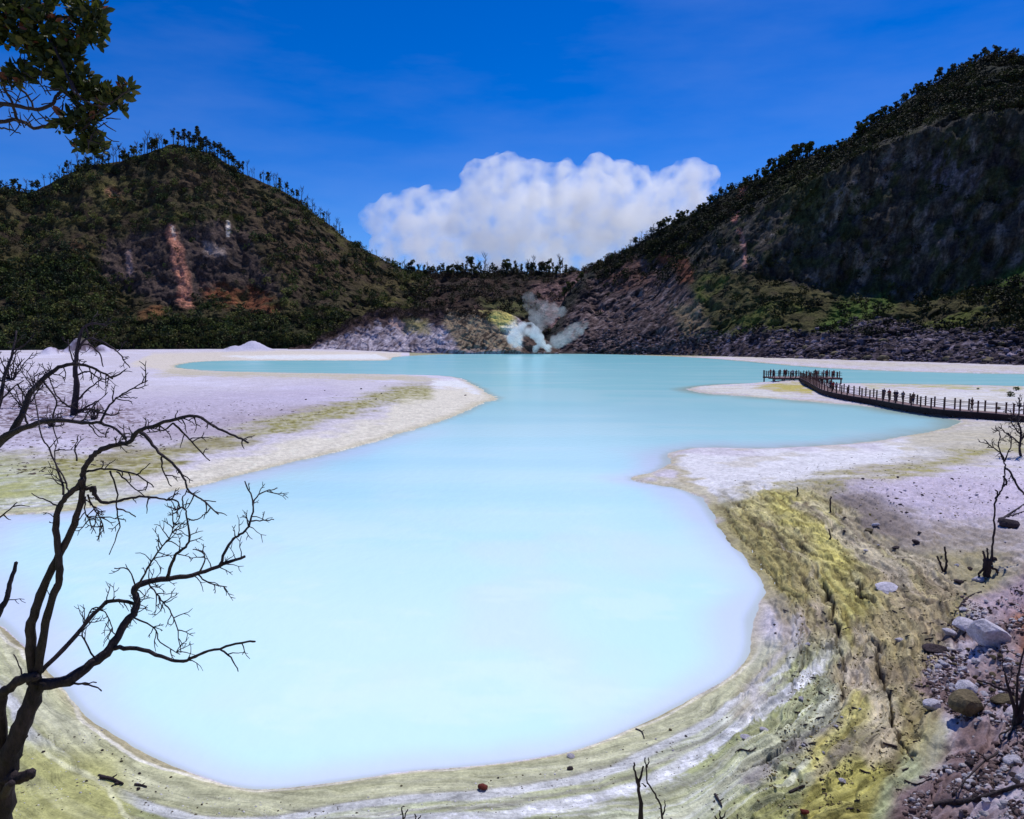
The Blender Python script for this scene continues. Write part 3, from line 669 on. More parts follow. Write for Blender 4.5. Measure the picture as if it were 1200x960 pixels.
hillR = make_hill('right_mountain', 600, 1650, 760, 330, SKY_R,
    [(600, 414), (860, 419), (1000, 424), (1200, 430), (1650, 445)], [(600, 640), (700, 600), (800, 520), (900, 430), (1000, 370), (1200, 300), (1650, 220)],
    [(600, 660), (700, 800), (800, 760), (1000, 680), (1200, 580), (1650, 420)], prof_right, 14, col_right, M['hill'], 'steep dark cliffed mountain on the right with green talus', 'mountain', seed=260)
# pale eroded bank on the far shore
SKY_B = [(335, 412), (360, 406), (380, 396), (405, 380), (425, 370), (445, 364), (480, 361), (540, 363), (565, 363), (585, 362), (600, 366), (612, 376), (625, 388), (640, 400), (655, 411)]
def col_bank(px, py, X, Y, Z, T):
    n = fbm3(X/7, Y/7, Z/7, 4, 131); d = fbm2((px+py*.9+10*fbm2(px/18, py/18, 3, 5))/2.4, (px-py)/14, 5, 132, .6)*.75+.4*n; n5 = fbm3(X/2.5, Y/3, Z/5, 3, 133)
    wx = px+4*n; wy = py+4*d
    C = np.zeros(px.shape+(3,)); C[:] = srgb(150, 138, 148)
    C = mx(C, (200, 188, 198), ss(-.05, .3, d)*.9); C = mx(C, (96, 78, 76), ss(.08, .35, -d)*.7)
    C = mx(C, (66, 48, 46), ss(.50, .72, T+.25*n+.15*n5)*(px < 600)*.95)
    br = Z_(wx, wy, [(525, 362), (560, 362), (612, 412), (540, 412), (520, 380)], 5)
    C = mx(C, (150, 130, 108), br); C = mx(C, (66, 52, 44), br*ss(0, .25, -d)*.85); C = mx(C, (176, 158, 124), br*ss(.1, .35, d)*.7)
    C = mx(C, (160, 148, 96), Z_(wx, wy, [(470, 372), (500, 375), (505, 392), (475, 390)], 5)*.7)
    C = mx(C, (222, 208, 120), Z_(wx, wy, [(564, 364), (600, 366), (608, 385), (602, 398), (580, 380)], 5)*(.75+.25*ss(-.3, .15, n)))
    C = mx(C, (240, 236, 222), Z_(wx, wy, [(588, 384), (604, 376), (614, 392), (612, 408), (600, 406)], 4)*.9)
    C = mx(C, (96, 78, 70), Z_(wx, wy, [(612, 378), (660, 400), (660, 415), (610, 415)], 3))
    C = mx(C, (206, 170, 160), K_(wx, wy, [(462, 378), (470, 382)], 5)*.8)
    return C*(1+.2*n5[..., None])
hillB = make_hill('eroded_bank', 335, 655, 420, 110, SKY_B, [(335, 413), (655, 413.6)], [(335, 590), (655, 610)], [(335, 600), (360, 620), (450, 655), (655, 650)],
    lambda px, t: np.interp(t, [0, .2, 1], [0, .16, 1]), 8, col_bank, M['bank'], 'pale striped eroded bank with yellow sulphur at its right end', 'bank', seed=290, back=12, skn=2.2)
print('hills', round(time.time()-T0, 1))
# ------------------------------------------------------------------ trees on the mountains
def leaf_cards(centres, radii, per, size, cols, rg, flat=.8, nv=4):
    """loose leaf clumps spread through ellipsoids: returns V, F, C"""
    n = len(centres)*per
    c = np.repeat(centres, per, 0); r = np.repeat(radii, per, 0)
    d = rg.normal(size=(n, 3)); d /= np.linalg.norm(d, axis=1)[:, None]
    q = rg.uniform(.25, 1.05, n)[:, None]**.5
    P = c + d*q*r
    s = (size*rg.uniform(.5, 1.3, n))[:, None] if np.isscalar(size) else (np.repeat(size, per)*rg.uniform(.5, 1.3, n))[:, None]
    a = rg.normal(size=(n, 3)); a /= np.linalg.norm(a, axis=1)[:, None]
    b = np.cross(a, rg.normal(size=(n, 3))); b /= np.linalg.norm(b, axis=1)[:, None]+1e-9
    V = np.stack([P-a*s*.5-b*s*.25, P+b*s*.55-a*s*.1, P+a*s*.6+b*s*.1, P-b*s*.5+a*s*.15], 1).reshape(-1, 3)
    Fq = np.arange(n*4).reshape(-1, 4)
    cc = np.repeat(cols, per, 0)*rg.uniform(.7, 1.3, n)[:, None]
    C = np.repeat(cc, 4, 0)
    return V, Fq, C
GREENS = np.array([srgb(52, 62, 30), srgb(70, 78, 34), srgb(40, 50, 28), srgb(86, 86, 42), srgb(62, 56, 34), srgb(38, 42, 26)])
TREEBOX = []
def proto_tree(kind, seed):
    rg = np.random.default_rng(seed); rt = empty(kind)
    mb = MB()
    if kind == 'leafy_tree':
        h = 6.0; mb.tube([(0, 0, -1), (0.1, 0, h*.35), (-.15, .1, h*.7)], [.32, .25, .12], 6)
        cs = []; rs = []
        for i in range(9):
            a = rg.uniform(0, 6.28); rr_ = rg.uniform(.3, 1.6)
            z = rg.uniform(.42, 1.0)*h
            cs.append((math.cos(a)*rr_, math.sin(a)*rr_, z)); rs.append(np.array([1.3, 1.3, .95])*rg.uniform(.6, 1.1)*(1.15-.35*z/h))
            mb.tube([(0, 0, h*.4), cs[-1]], [.1, .05], 4)
        V, Fq, Cc = leaf_cards(np.array(cs), np.array(rs), 46, .62, GREENS[rg.integers(0, 5, 9)], rg)
    elif kind == 'tall_tree':
        h = 9.0; pts = [(0, 0, -1), (rg.uniform(-.3, .3), 0, h*.3), (rg.uniform(-.5, .5), 0, h*.6), (rg.uniform(-.7, .7), 0, h*.88)]
        mb.tube(pts, [.26, .22, .18, .1], 6)
        cs = []; rs = []
        for i in range(12):
            a = rg.uniform(0, 6.28); z = rg.uniform(.42, 1.0)*h; w = rg.uniform(.2, 1.6)*(1.1-.3*(z/h))
            cs.append((math.cos(a)*w, math.sin(a)*w*.8, z)); rs.append(np.array([.95, .95, .8])*rg.uniform(.6, 1.25))
            mb.tube([(pts[2][0]*.8, 0, z*.72), cs[-1]], [.1, .05], 4)
        V, Fq, Cc = leaf_cards(np.array(cs), np.array(rs), 34, .5, GREENS[rg.integers(0, 6, 12)]*.8, rg)
    else:
        h = 8.0; lean = rg.uniform(-.8, .8)
        pts = [(0, 0, -1), (lean*.2, 0, h*.3), (lean*.6, 0, h*.65), (lean, 0, h)]
        mb.tube(pts, [.2, .17, .12, .05], 5)
        for i in range(9):
            a = rg.uniform(0, 6.28); z = rg.uniform(.35, .9)*h; l = rg.uniform(.8, 2.4); x0 = lean*z/h
            mid = (x0+math.cos(a)*l*.5, math.sin(a)*l*.5, z+l*.55); tip = (x0+math.cos(a)*l*.8, math.sin(a)*l*.8, z+l*1.2)
            mb.tube([(x0, 0, z), mid, tip], [.09, .07, .04], 4)
            if rg.random() < .7: mb.tube([mid, (mid[0]+rg.uniform(-.8, .8), mid[1], mid[2]+rg.uniform(.5, 1.))], [.05, .035], 4)
        V = None
        if seed % 3 == 0:
            V, Fq, Cc = leaf_cards(np.array([(lean*.9, 0, h*.9), (lean*.7+.8, .2, h*.78), (lean*.6-.9, 0, h*.8)]), np.array([[.7, .7, .4]]*3), 16, .4, GREENS[[4, 5, 0]]*.8, rg)
    mb.build('trunk', M['dead_bark'] if kind == 'bare_tree' else M['far_bark'], rt, smooth=True)
    if V is not None: mesh_np('crown', V, Fq, M['crown'], parent=rt, colors=Cc, smooth=False)
    return rt
protos = {k: [proto_tree(k, 40+i*7+j*100) for i in range(n)] for j, (k, n) in enumerate((('leafy_tree', 5), ('tall_tree', 5), ('bare_tree', 6)))}
used = set()
def put_tree(kind, P, s, label, group, cat='tree'):
    p = random.choice(protos[kind])
    if id(p) in used: o = copy_tree(p)
    else: o = p; used.add(id(p))
    o.location = [float(v) for v in P]; o.rotation_euler = (0, 0, random.uniform(0, 6.28)); q = random.uniform(.85, 1.15)
    o.scale = (s*q, s*q, s*random.uniform(.85, 1.15))
    tag(o, label, cat, group); return o
for k in protos:                        # every prototype gets used at least once, first
    pass
def crest(h, px):
    j = int(np.argmin(np.abs(h.px[-1]-px))); return h.V[-1, j], h.px[-1, j], h.py[-1, j]
def near_crest(h, px, down):
    j = int(np.argmin(np.abs(h.px[-1]-px))); i = int(np.argmin(np.abs(h.py[:, j]-(h.py[-1, j]+down)))); return h.V[i, j]
def unit(P): return P[1]/900.0           # metres per photo pixel there
queue = {k: list(v) for k, v in protos.items()}
def place(kind, P, hpx, nominal, label, group):
    put_tree(kind, P, hpx*unit(P)/nominal, label, group)
# left mountain crest
xs = list(np.r_[np.linspace(2, 60, 9), np.linspace(70, 196, 34)+rng.uniform(-2, 2, 34)])
for x in xs:
    k = random.choice(['bare_tree', 'bare_tree', 'tall_tree', 'leafy_tree'])
    place(k, near_crest(hillL, x, random.uniform(0, 3)), random.uniform(8, 17)*(1.25 if k == 'bare_tree' else 1), {'leafy_tree': 6, 'tall_tree': 9, 'bare_tree': 8.}[k],
        {'bare_tree': 'bare thin tree on the left shoulder of the left mountain', 'tall_tree': 'tall thin-crowned tree on the left shoulder of the left mountain', 'leafy_tree': 'small round-crowned tree on the left shoulder of the left mountain'}[k], 'trees along the left shoulder, ' + k.replace('_', ' ') + 's')
place('bare_tree', near_crest(hillL, 173, 1), 24, 8, 'tall leaning bare tree just left of the left mountain summit', None)
for x, hh in ((204, 20), (216, 21), (222, 17), (232, 23), (238, 18), (246, 16), (251, 17), (256, 18), (262, 16), (268, 17), (274, 14), (279, 15), (285, 14), (208, 16), (227, 19), (235, 18), (242, 19), (259, 17), (265, 15), (271, 16), (282, 12)):
    place('tall_tree', near_crest(hillL, x, random.uniform(0, 2)), hh, 9, 'tall dark umbrella-crowned tree on the left mountain summit', 'tall trees on the left summit')
for x in np.linspace(290, 402, 34)+rng.uniform(-1.5, 1.5, 34):
    k = random.choice(['bare_tree', 'bare_tree', 'tall_tree'])
    place(k, near_crest(hillL, x, random.uniform(0, 2)), random.uniform(9, 17), 9 if k == 'tall_tree' else 8,
        ('bare' if k == 'bare_tree' else 'thin-crowned') + ' tree on the right-hand shoulder of the left mountain', 'trees down the right-hand shoulder, ' + k.replace('_', ' ') + 's')
for x in np.linspace(410, 462, 9): place('bare_tree', near_crest(hillL, x, 1), random.uniform(5, 9), 8, 'small bare tree low on the right end of the left mountain', 'small bare trees at the foot of the shoulder')
# central ridge
for x in np.linspace(466, 664, 112)+rng.uniform(-1.5, 1.5, 112):
    k = random.choice(['bare_tree', 'tall_tree', 'tall_tree', 'bare_tree', 'leafy_tree'])
    place(k, near_crest(hillM, x, random.uniform(0, 3)), random.choice([7, 10, 12, 14, 16])*random.uniform(.8, 1.15), {'leafy_tree': 6, 'tall_tree': 9, 'bare_tree': 8.}[k],
        {'bare_tree': 'bare tree', 'tall_tree': 'thin-crowned tree', 'leafy_tree': 'bushy tree'}[k] + ' in the row along the low central ridge', 'trees along the central ridge, ' + k.replace('_', ' ') + 's')
for x in (568, 625, 655): place('bare_tree', near_crest(hillM, x, 0), 22, 8, 'tallest bare tree poking above the central ridge', 'tall bare trees on the central ridge')
# right mountain crest
for x in np.r_[np.linspace(660, 835, 48), np.linspace(840, 1000, 52), np.linspace(1004, 1198, 48)]:
    k = random.choice(['leafy_tree', 'leafy_tree', 'tall_tree']) if x > 770 else random.choice(['bare_tree', 'leafy_tree', 'tall_tree'])
    hh = random.choice([6, 8, 10, 12])*random.uniform(.8, 1.15) + (6 if 895 < x < 950 else 0) + (4 if 1000 < x < 1040 else 0)
    w = 'lower left crest' if x < 835 else ('middle crest' if x < 1000 else 'upper crest')
    place(k, near_crest(hillR, x+rng.uniform(-2, 2), random.uniform(0, 4)), hh, {'leafy_tree': 6, 'tall_tree': 9, 'bare_tree': 8.}[k],
        {'bare_tree': 'bare tree', 'tall_tree': 'tall open-crowned tree', 'leafy_tree': 'dark bushy tree'}[k] + ' on the ' + w + ' of the right mountain', 'right mountain, ' + w + ', ' + k.replace('_', ' ') + 's')
# bushy trees along the foot of the left mountain
for x in np.linspace(150, 345, 30):
    P = near_crest(hillL, x, 0); j = int(np.argmin(np.abs(hillL.px[0]-x))); i = random.randint(0, 8); P = hillL.V[i, j]
    place('leafy_tree', P, random.uniform(10, 17), 6, 'dark bushy tree at the foot of the left mountain behind the sand', 'bushy trees at the foot of the left mountain')
# the rest of the woods, too many to count
def woods(h, name, label, n, weight, rad, per, tint=1.0, pal=GREENS, size=.33):
    w = weight(h.px, h.py, h.T, h.V); w = np.clip(w, 0, None)
    n_ = fbm3(h.V[..., 0]/20, h.V[..., 1]/20, h.V[..., 2]/20, 3, 151); w = w*ss(-.45, .15, n_)
    w = w*(h.px > -160)*(h.px < 1360)
    ii = rng.choice(w.size, n, p=(w/w.sum()).ravel())
    P = h.V.reshape(-1, 3)[ii] + rng.uniform(-1.5, 1.5, (n, 3))*np.array([1, 1, .2])
    r = rng.uniform(rad[0], rad[1], n)[:, None]*np.array([1, 1, .9]); P[:, 2] += r[:, 2]*.55
    cols = pal[rng.integers(0, len(pal), n)]*tint*rng.uniform(.6, 1.3, n)[:, None]
    V, Fq, Cc = leaf_cards(P, r, per, r[:, 0]*size, cols, rng)
    o = mesh_np(name, V, Fq, M['crown'], colors=np.clip(Cc, .004, .3), smooth=False)
    return tag(o, label, 'woods', kind='stuff')
def wL(px, py, T, V):
    lo = ss(.34, .18, T + .06*np.sin(px/23)); up = .20+.5*ss(.85, 1, T)
    cl = Z_(px, py, [(120, 290), (200, 265), (300, 270), (320, 320), (260, 340), (230, 365), (196, 368), (150, 345)], 10)
    red = Z_(px, py, [(235, 335), (290, 335), (330, 350), (335, 372), (280, 365), (240, 352)], 7)
    lowL = ss(180, 60, px)*ss(.62, .4, T)
    return (np.maximum(np.maximum(lo, up), lowL)*(1-.9*cl)*(1-.75*red)+.02)*(1-.75*K_(px, py, [(203, 268), (210, 300), (214, 330), (215, 360)], 10))
woods(hillL, 'mountain_woods', 'dark green woods over the slopes of the left mountain', 5600, wL, (1.8, 4.6), 66, 1.5)
woods(hillM, 'ridge_woods', 'brownish woods over the face of the central ridge', 4200, lambda px, py, T, V: (.35+.65*(px < 500))*(1-.8*Z_(px, py, [(625, 335), (700, 315), (735, 318), (740, 400), (650, 412)], 7))*(py < 404)*(1+5*ss(.86, .97, T)), (2.0, 4.6), 52, 1.05,
      np.array([srgb(52, 54, 32), srgb(66, 52, 42), srgb(44, 40, 34), srgb(70, 62, 40)]))
def wR(px, py, T, V):
    cb = interp(CL_BOT, px); ct = interp(CL_TOP, px)
    top = ss(8, -18, py-ct); cliff = (py > ct)*(py < cb)*(px > 800); tal = (py > cb)*(px > 820)*(py < 395)
    return top*.9 + cliff*.10 + tal*.10 + (px < 800)*.25*ss(345, 320, py) + .6*Z_(px, py, [(1120, 350), (1160, 330), (1240, 340), (1300, 330), (1300, 375), (1180, 375)], 8)
woods(hillR, 'mountain_woods', 'dark scrub and woods on the right mountain', 4600, wR, (1.4, 3.8), 58, .5, np.r_[GREENS, [srgb(44, 50, 40)]])
woods(hillB, 'bank_scrub', 'dark brown scrub along the top of the eroded bank', 600, lambda px, py, T, V: (px < 575)*(px > 350)*ss(.7, .98, T), (.8, 2.0), 40, .9, np.array([srgb(60, 46, 40), srgb(50, 44, 34), srgb(76, 60, 48)]))
# scree at the foot of the right mountain
def icoblock():
    t = (1+5**.5)/2
    v = np.array([(-1, t, 0), (1, t, 0), (-1, -t, 0), (1, -t, 0), (0, -1, t), (0, 1, t), (0, -1, -t), (0, 1, -t), (t, 0, -1), (t, 0, 1), (-t, 0, -1), (-t, 0, 1)], float)/1.9
    f = np.array([(0, 11, 5), (0, 5, 1), (0, 1, 7), (0, 7, 10), (0, 10, 11), (1, 5, 9), (5, 11, 4), (11, 10, 2), (10, 7, 6), (7, 1, 8), (3, 9, 4), (3, 4, 2), (3, 2, 6), (3, 6, 8), (3, 8, 9), (4, 9, 5), (2, 4, 11), (6, 2, 10), (8, 6, 7), (9, 8, 1)])
    return v, f
def rocks_mesh(name, P, r, cols, mat, parent=None, squash=.65):
    v, f = icoblock(); n = len(P)
    q = rng.uniform(.6, 1.25, (n, 12, 1)); st = rng.uniform(.6, 1.3, (n, 1, 3))*np.array([1, 1, squash])
    a = rng.uniform(0, 6.28, n); ca, sa = np.cos(a)[:, None], np.sin(a)[:, None]
    V = v[None]*q*st*np.asarray(r)[:, None, None]
    X = V[..., 0]*ca-V[..., 1]*sa; Y = V[..., 0]*sa+V[..., 1]*ca
    V = np.stack([X, Y, V[..., 2]], -1)+P[:, None, :]
    Fq = (f[None]+(np.arange(n)*12)[:, None, None]).reshape(-1, 3)
    return mesh_np(name, V.reshape(-1, 3), Fq, mat, parent=parent, colors=np.repeat(cols, 12, 0), smooth=False, nv=3)
w = ((hillR.px > 690)*(hillR.px < 1340)*ss(-8, 4, hillR.py-interp([(690, 392), (840, 392), (900, 385), (960, 388), (1010, 376), (1040, 374), (1100, 388), (1200, 384), (1340, 390)], hillR.px))).astype(float)
w *= .25+.75*ss(-.2, .3, fbm3(hillR.V[..., 0]/16, hillR.V[..., 1]/16, hillR.V[..., 2]/16, 3, 171))
ii = rng.choice(w.size, 7000, p=(w/w.sum()).ravel()); P = hillR.V.reshape(-1, 3)[ii]+rng.uniform(-1.2, 1.2, (7000, 3))*[1, 1, .1]
r_ = rng.exponential(.45, 7000)+.35; cc = np.array([srgb(92, 80, 88), srgb(70, 60, 66), srgb(128, 114, 124), srgb(54, 46, 50)])[rng.integers(0, 4, 7000)]
tag(rocks_mesh('scree', P, np.clip(r_, 0, 2.2), cc, M['scree']), 'dark purple scree along the foot of the right mountain', 'scree', kind='stuff')
print('woods', round(time.time()-T0, 1))

# ------------------------------------------------------------------ dead trees in the foreground
def limb_pts(pts, Y0, Y1, jit, rg, n=4):
    Q = smooth_poly([(p[0], p[1]) for p in pts], False, n)
    m = len(Q); out = []
    seg = np.r_[0, np.cumsum([np.hypot(*(Q[i+1]-Q[i])) for i in range(m-1)])]; seg /= max(seg[-1], 1e-6)
    for i, q in enumerate(Q):
        j = jit if 0 < i < m-1 else 0
        Y = Y0+(Y1-Y0)*seg[i]
        out.append(at(q[0]+rg.uniform(-j, j), q[1]+rg.uniform(-j, j), Y))
    return np.array(out), seg, Q
def dead_tree(name, label, cat, depth, limbs, base_z=None, seed=1, mat=None, foot=None, twig_w=1.3, group=None, twig_len=1.0):
    rg = np.random.default_rng(seed); mat = mat or M['bark']
    p0 = at(*limbs[0]['p'][0], depth+limbs[0].get('d', (0, 0))[0]) if foot is None else np.array(foot)
    rt = empty(name, p0); tag(rt, label, cat, group)
    tws = []
    for li, l in enumerate(limbs):
        d0, d1 = l.get('d', (0, 0)); Y0, Y1 = depth+d0, depth+d1
        P, sg, Q = limb_pts(l['p'], Y0, Y1, l.get('j', .9), rg)
        w0, w1 = l['w']; Wd = w0+(w1-w0)*sg**l.get('e', .8)
        rad = Wd/2*P[:, 1]/900
        mb = MB()
        if l.get('foot') is not None:
            f = np.array(l['foot']); f = np.array([f[0], f[1], gz(f[0], f[1])-.15])
            mid = (f+P[0])/2; P = np.vstack([f, mid, P]); rad = np.r_[rad[0]*1.8, rad[0]*1.25, rad]
        mb.tube(P, rad, 10 if w0 > 5 else 6, .16, seed+li)
        mb.build('trunk' if li == 0 else ('branch' if w0 > 2.2 else 'twig'), mat, rt, smooth=True, origin=p0)
        k = l.get('t', .05)*.9; L_ = sum(np.hypot(*(Q[i+1]-Q[i])) for i in range(len(Q)-1))
        for _ in range(int(L_*k)):
            i = rg.integers(max(1, int(len(Q)*l.get('t0', .35))), len(Q)-1)
            tv = Q[i+1]-Q[i-1]; tv = tv/ (np.hypot(*tv)+1e-6); a = rg.choice([-1, 1])*rg.uniform(.5, 1.35)
            dv = np.array([tv[0]*math.cos(a)-tv[1]*math.sin(a), tv[0]*math.sin(a)+tv[1]*math.cos(a)])
            ln = rg.uniform(6, 26)*twig_len; Yt = P[min(i, len(P)-1)][1]; q = Q[i].copy(); pts = [at(*q, Yt)]; tw = MB(); tws.append((ln, tw))
            for s in range(4):
                a2 = rg.uniform(-.45, .45); dv = np.array([dv[0]*math.cos(a2)-dv[1]*math.sin(a2), dv[0]*math.sin(a2)+dv[1]*math.cos(a2)])
                q = q+dv*ln/4; Yt += rg.uniform(-.05, .05)*depth/6.5; pts.append(at(*q, Yt))
                if s in (1, 2) and rg.random() < .6:
                    b_ = dv*math.cos(.8)+np.array([-dv[1], dv[0]])*math.sin(.8)*rg.choice([-1, 1])
                    e_ = q+b_*ln*rg.uniform(.2, .45)
                    tw.tube([at(*q, Yt), at(*((q+e_)/2+rg.uniform(-1, 1, 2)), Yt), at(*e_, Yt)], np.array([.9, .7, .5])*twig_w/2*depth/900, 4)
            tw.tube(pts, np.linspace(1.25, .55, 5)*twig_w/2*depth/900, 4)
    tws.sort(key=lambda q: -q[0])
    for _, tw in tws[:90]: tw.build('twig', mat, rt, smooth=True, origin=p0)
    if len(tws) > 90:
        al = MB()
        for _, tw in tws[90:]:
            for v_, c_ in zip(tw.v, tw.c): al.v.append(v_); al.c.append(c_)
            al.f += [tuple(i+al.n for i in f) for f in tw.f]; al.n += tw.n
        tag(al.build('twigs', mat, rt, smooth=True, origin=p0), kind='stuff')
    return rt
big = [
 dict(p=[(-4, 1000), (3, 940), (8, 900), (14, 880), (28, 845), (40, 815), (43, 798)], w=(33, 17), d=(0, 0), t=0, j=1, foot=(-4.35, 6.3, 0)),
 dict(p=[(4, 900), (3, 868), (1, 830), (4, 812), (12, 806), (25, 796), (42, 792)], w=(13, 11), d=(.1, -.1), t=.03, j=.8),
 dict(p=[(43, 800), (37, 778), (36, 739), (44, 706), (58, 672), (75, 639), (90, 606), (97, 572), (98, 553), (106, 538), (115, 529), (135, 522), (151, 518), (163, 505), (179, 499), (206, 491), (227, 488), (240, 492), (256, 503), (275, 511), (291, 519)], w=(13, 2.2), d=(0, -1.0), t=.05, t0=.55),
 dict(p=[(36, 800), (44, 787), (50, 747), (56, 718), (65, 693), (70, 675), (68, 645), (65, 614), (70, 594), (80, 580), (92, 569), (97, 562)], w=(11, 6), d=(0, -.6), t=.03, t0=.2),
 dict(p=[(46, 802), (79, 798), (108, 777), (129, 760), (146, 731), (158, 716), (160, 700), (158, 690), (175, 681), (204, 678), (233, 672), (262, 661), (287, 652)], w=(15, 3.2), d=(0, .9), t=.10, t0=.3),
 dict(p=[(48, 788), (83, 752), (104, 727), (125, 706), (150, 706), (160, 709)], w=(6, 4), d=(0, .5), t=.06),
 dict(p=[(129, 760), (140, 759), (167, 762), (196, 772), (215, 775), (233, 767), (258, 760), (283, 753), (299, 752)], w=(6, 2.2), d=(.3, -.3), t=.02, t0=.4),
 dict(p=[(258, 761), (270, 770), (279, 787)], w=(2.4, 1.4), d=(-.2, -.3), t=.05),
 dict(p=[(79, 803), (96, 801), (112, 806), (119, 810)], w=(3, 1.6), d=(.1, 0), t=0), dict(p=[(96, 801), (113, 800)], w=(2.2, 1.4), d=(0, -.1), t=0),
 dict(p=[(258, 662), (267, 640), (276, 630), (287, 622), (294, 610), (297, 590), (292, 575), (287, 564)], w=(4, 1.5), d=(.8, 1.2), t=.10, t0=.3, ),
 dict(p=[(294, 611), (308, 610), (321, 609)], w=(2, 1.2), d=(1.1, 1.2), t=.06), dict(p=[(296, 592), (303, 580), (316, 575), (325, 572)], w=(2, 1.1), d=(1.1, 1.3), t=.1),
 dict(p=[(196, 677), (203, 655), (212, 645), (221, 635), (219, 606), (215, 595), (204, 598)], w=(4.4, 1.6), d=(.6, .3), t=.12, t0=.2), dict(p=[(219, 608), (229, 610), (238, 604)], w=(2, 1.2), d=(.3, .4), t=.05), dict(p=[(216, 597), (214, 585), (219, 574)], w=(2, 1.2), d=(.3, .3), t=.05),
 dict(p=[(158, 695), (170, 672), (180, 655), (190, 640), (200, 628), (204, 612)], w=(3, 1.2), d=(.4, 0), t=.25, t0=.1), dict(p=[(175, 685), (186, 700), (196, 712), (206, 730), (212, 765)], w=(2.2, 1.1), d=(.5, .2), t=.18, t0=.1),
 dict(p=[(150, 722), (180, 735), (188, 752), (211, 767)], w=(2.2, 1.1), d=(.4, .1), t=.12, t0=.1), dict(p=[(110, 770), (97, 745), (100, 728), (112, 712), (126, 722), (132, 740)], w=(2.4, 1.2), d=(.2, .5), t=.15, t0=.1),
 dict(p=[(233, 672), (240, 655), (236, 646), (226, 644)], w=(2.4, 1.2), d=(.7, .4), t=.1), dict(p=[(160, 690), (150, 668), (134, 666)], w=(2.2, 1.2), d=(.4, .2), t=.06), dict(p=[(232, 673), (246, 684), (266, 688)], w=(2.4, 1.1), d=(.7, .9), t=.12),
 dict(p=[(163, 505), (176, 517), (190, 534), (206, 547), (217, 563), (221, 575), (236, 585), (256, 603)], w=(4.6, 1.4), d=(-.5, -.9), t=.06, t0=.3), dict(p=[(236, 586), (253, 588)], w=(1.6, 1.2), d=(-.8, -.8), t=0),
 dict(p=[(189, 536), (191, 552), (201, 570)], w=(2.2, 1.2), d=(-.6, -.5), t=.05), dict(p=[(203, 496), (216, 509), (228, 522), (246, 540)], w=(2.6, 1.3), d=(-.7, -.4), t=.08), dict(p=[(203, 496), (192, 504), (172, 507)], w=(2.2, 1.2), d=(-.7, -.6), t=.08),
 dict(p=[(101, 553), (118, 550), (137, 551), (162, 557), (180, 571)], w=(3, 1.4), d=(-.5, -.8), t=.07, t0=.1), dict(p=[(129, 552), (137, 574), (137, 599), (140, 618), (128, 650)], w=(2.4, 1.1), d=(-.6, -.4), t=.03), dict(p=[(137, 596), (148, 599), (159, 606)], w=(2.2, 1.2), d=(-.5, -.5), t=.02),
 dict(p=[(137, 553), (151, 566), (165, 578), (176, 585)], w=(2, 1.1), d=(-.6, -.9), t=.06), dict(p=[(160, 557), (168, 550), (176, 543)], w=(1.8, 1.1), d=(-.7, -.9), t=0),
 dict(p=[(97, 574), (106, 572), (111, 580), (118, 588), (137, 588), (154, 583), (173, 583), (192, 585), (206, 587), (211, 595)], w=(5, 1.8), d=(-.5, -.2), t=.04), dict(p=[(106, 574), (110, 571), (110, 580)], w=(6, 5), d=(-.5, -.5), t=0),
 dict(p=[(74, 580), (72, 563), (58, 525), (49, 512), (42, 470), (37, 455)], w=(2.6, 1.2), d=(-.3, .3), t=.05, t0=.1), dict(p=[(80, 578), (76, 562), (64, 540), (66, 520)], w=(2.2, 1.1), d=(-.3, 0), t=.10, t0=.1),
 dict(p=[(66, 592), (50, 585), (37, 578)], w=(2, 1.1), d=(-.3, -.1), t=0), dict(p=[(90, 540), (88, 525), (92, 510)], w=(2.2, 1.1), d=(-.4, -.2), t=.05),
 dict(p=[(103, 580), (110, 597), (117, 606), (122, 625)], w=(2.4, 1.1), d=(-.5, -.3), t=.3, t0=.05), dict(p=[(100, 582), (100, 600), (106, 610)], w=(2, 1.1), d=(-.5, -.5), t=.3, t0=.05),
 dict(p=[(-6, 912), (14, 912), (30, 909), (38, 906)], w=(20, 12), d=(0, -.1), t=0, j=1.5), dict(p=[(14, 884), (22, 872), (32, 862)], w=(6, 3), d=(0, .1), t=0), dict(p=[(26, 800), (24, 785), (16, 767)], w=(2.4, 1.3), d=(0, .1), t=0),
 dict(p=[(5, 938), (8, 925), (14, 918)], w=(14, 8), d=(0, -.2), t=0), dict(p=[(-14, 735), (0, 716), (8, 700), (13, 680), (19, 659)], w=(9, 4), d=(.2, .4), t=.05), dict(p=[(-14, 735), (-30, 770), (-24, 830), (-6, 890)], w=(9, 11), d=(.2, 0), t=0),
]
dead_tree('dead_tree', 'large charred dead tree with bare twisted branches reaching over the lake from lower left', 'dead tree', 6.5, big, seed=11, foot=(-4.35, 6.3, gz(-4.35, 6.3)))
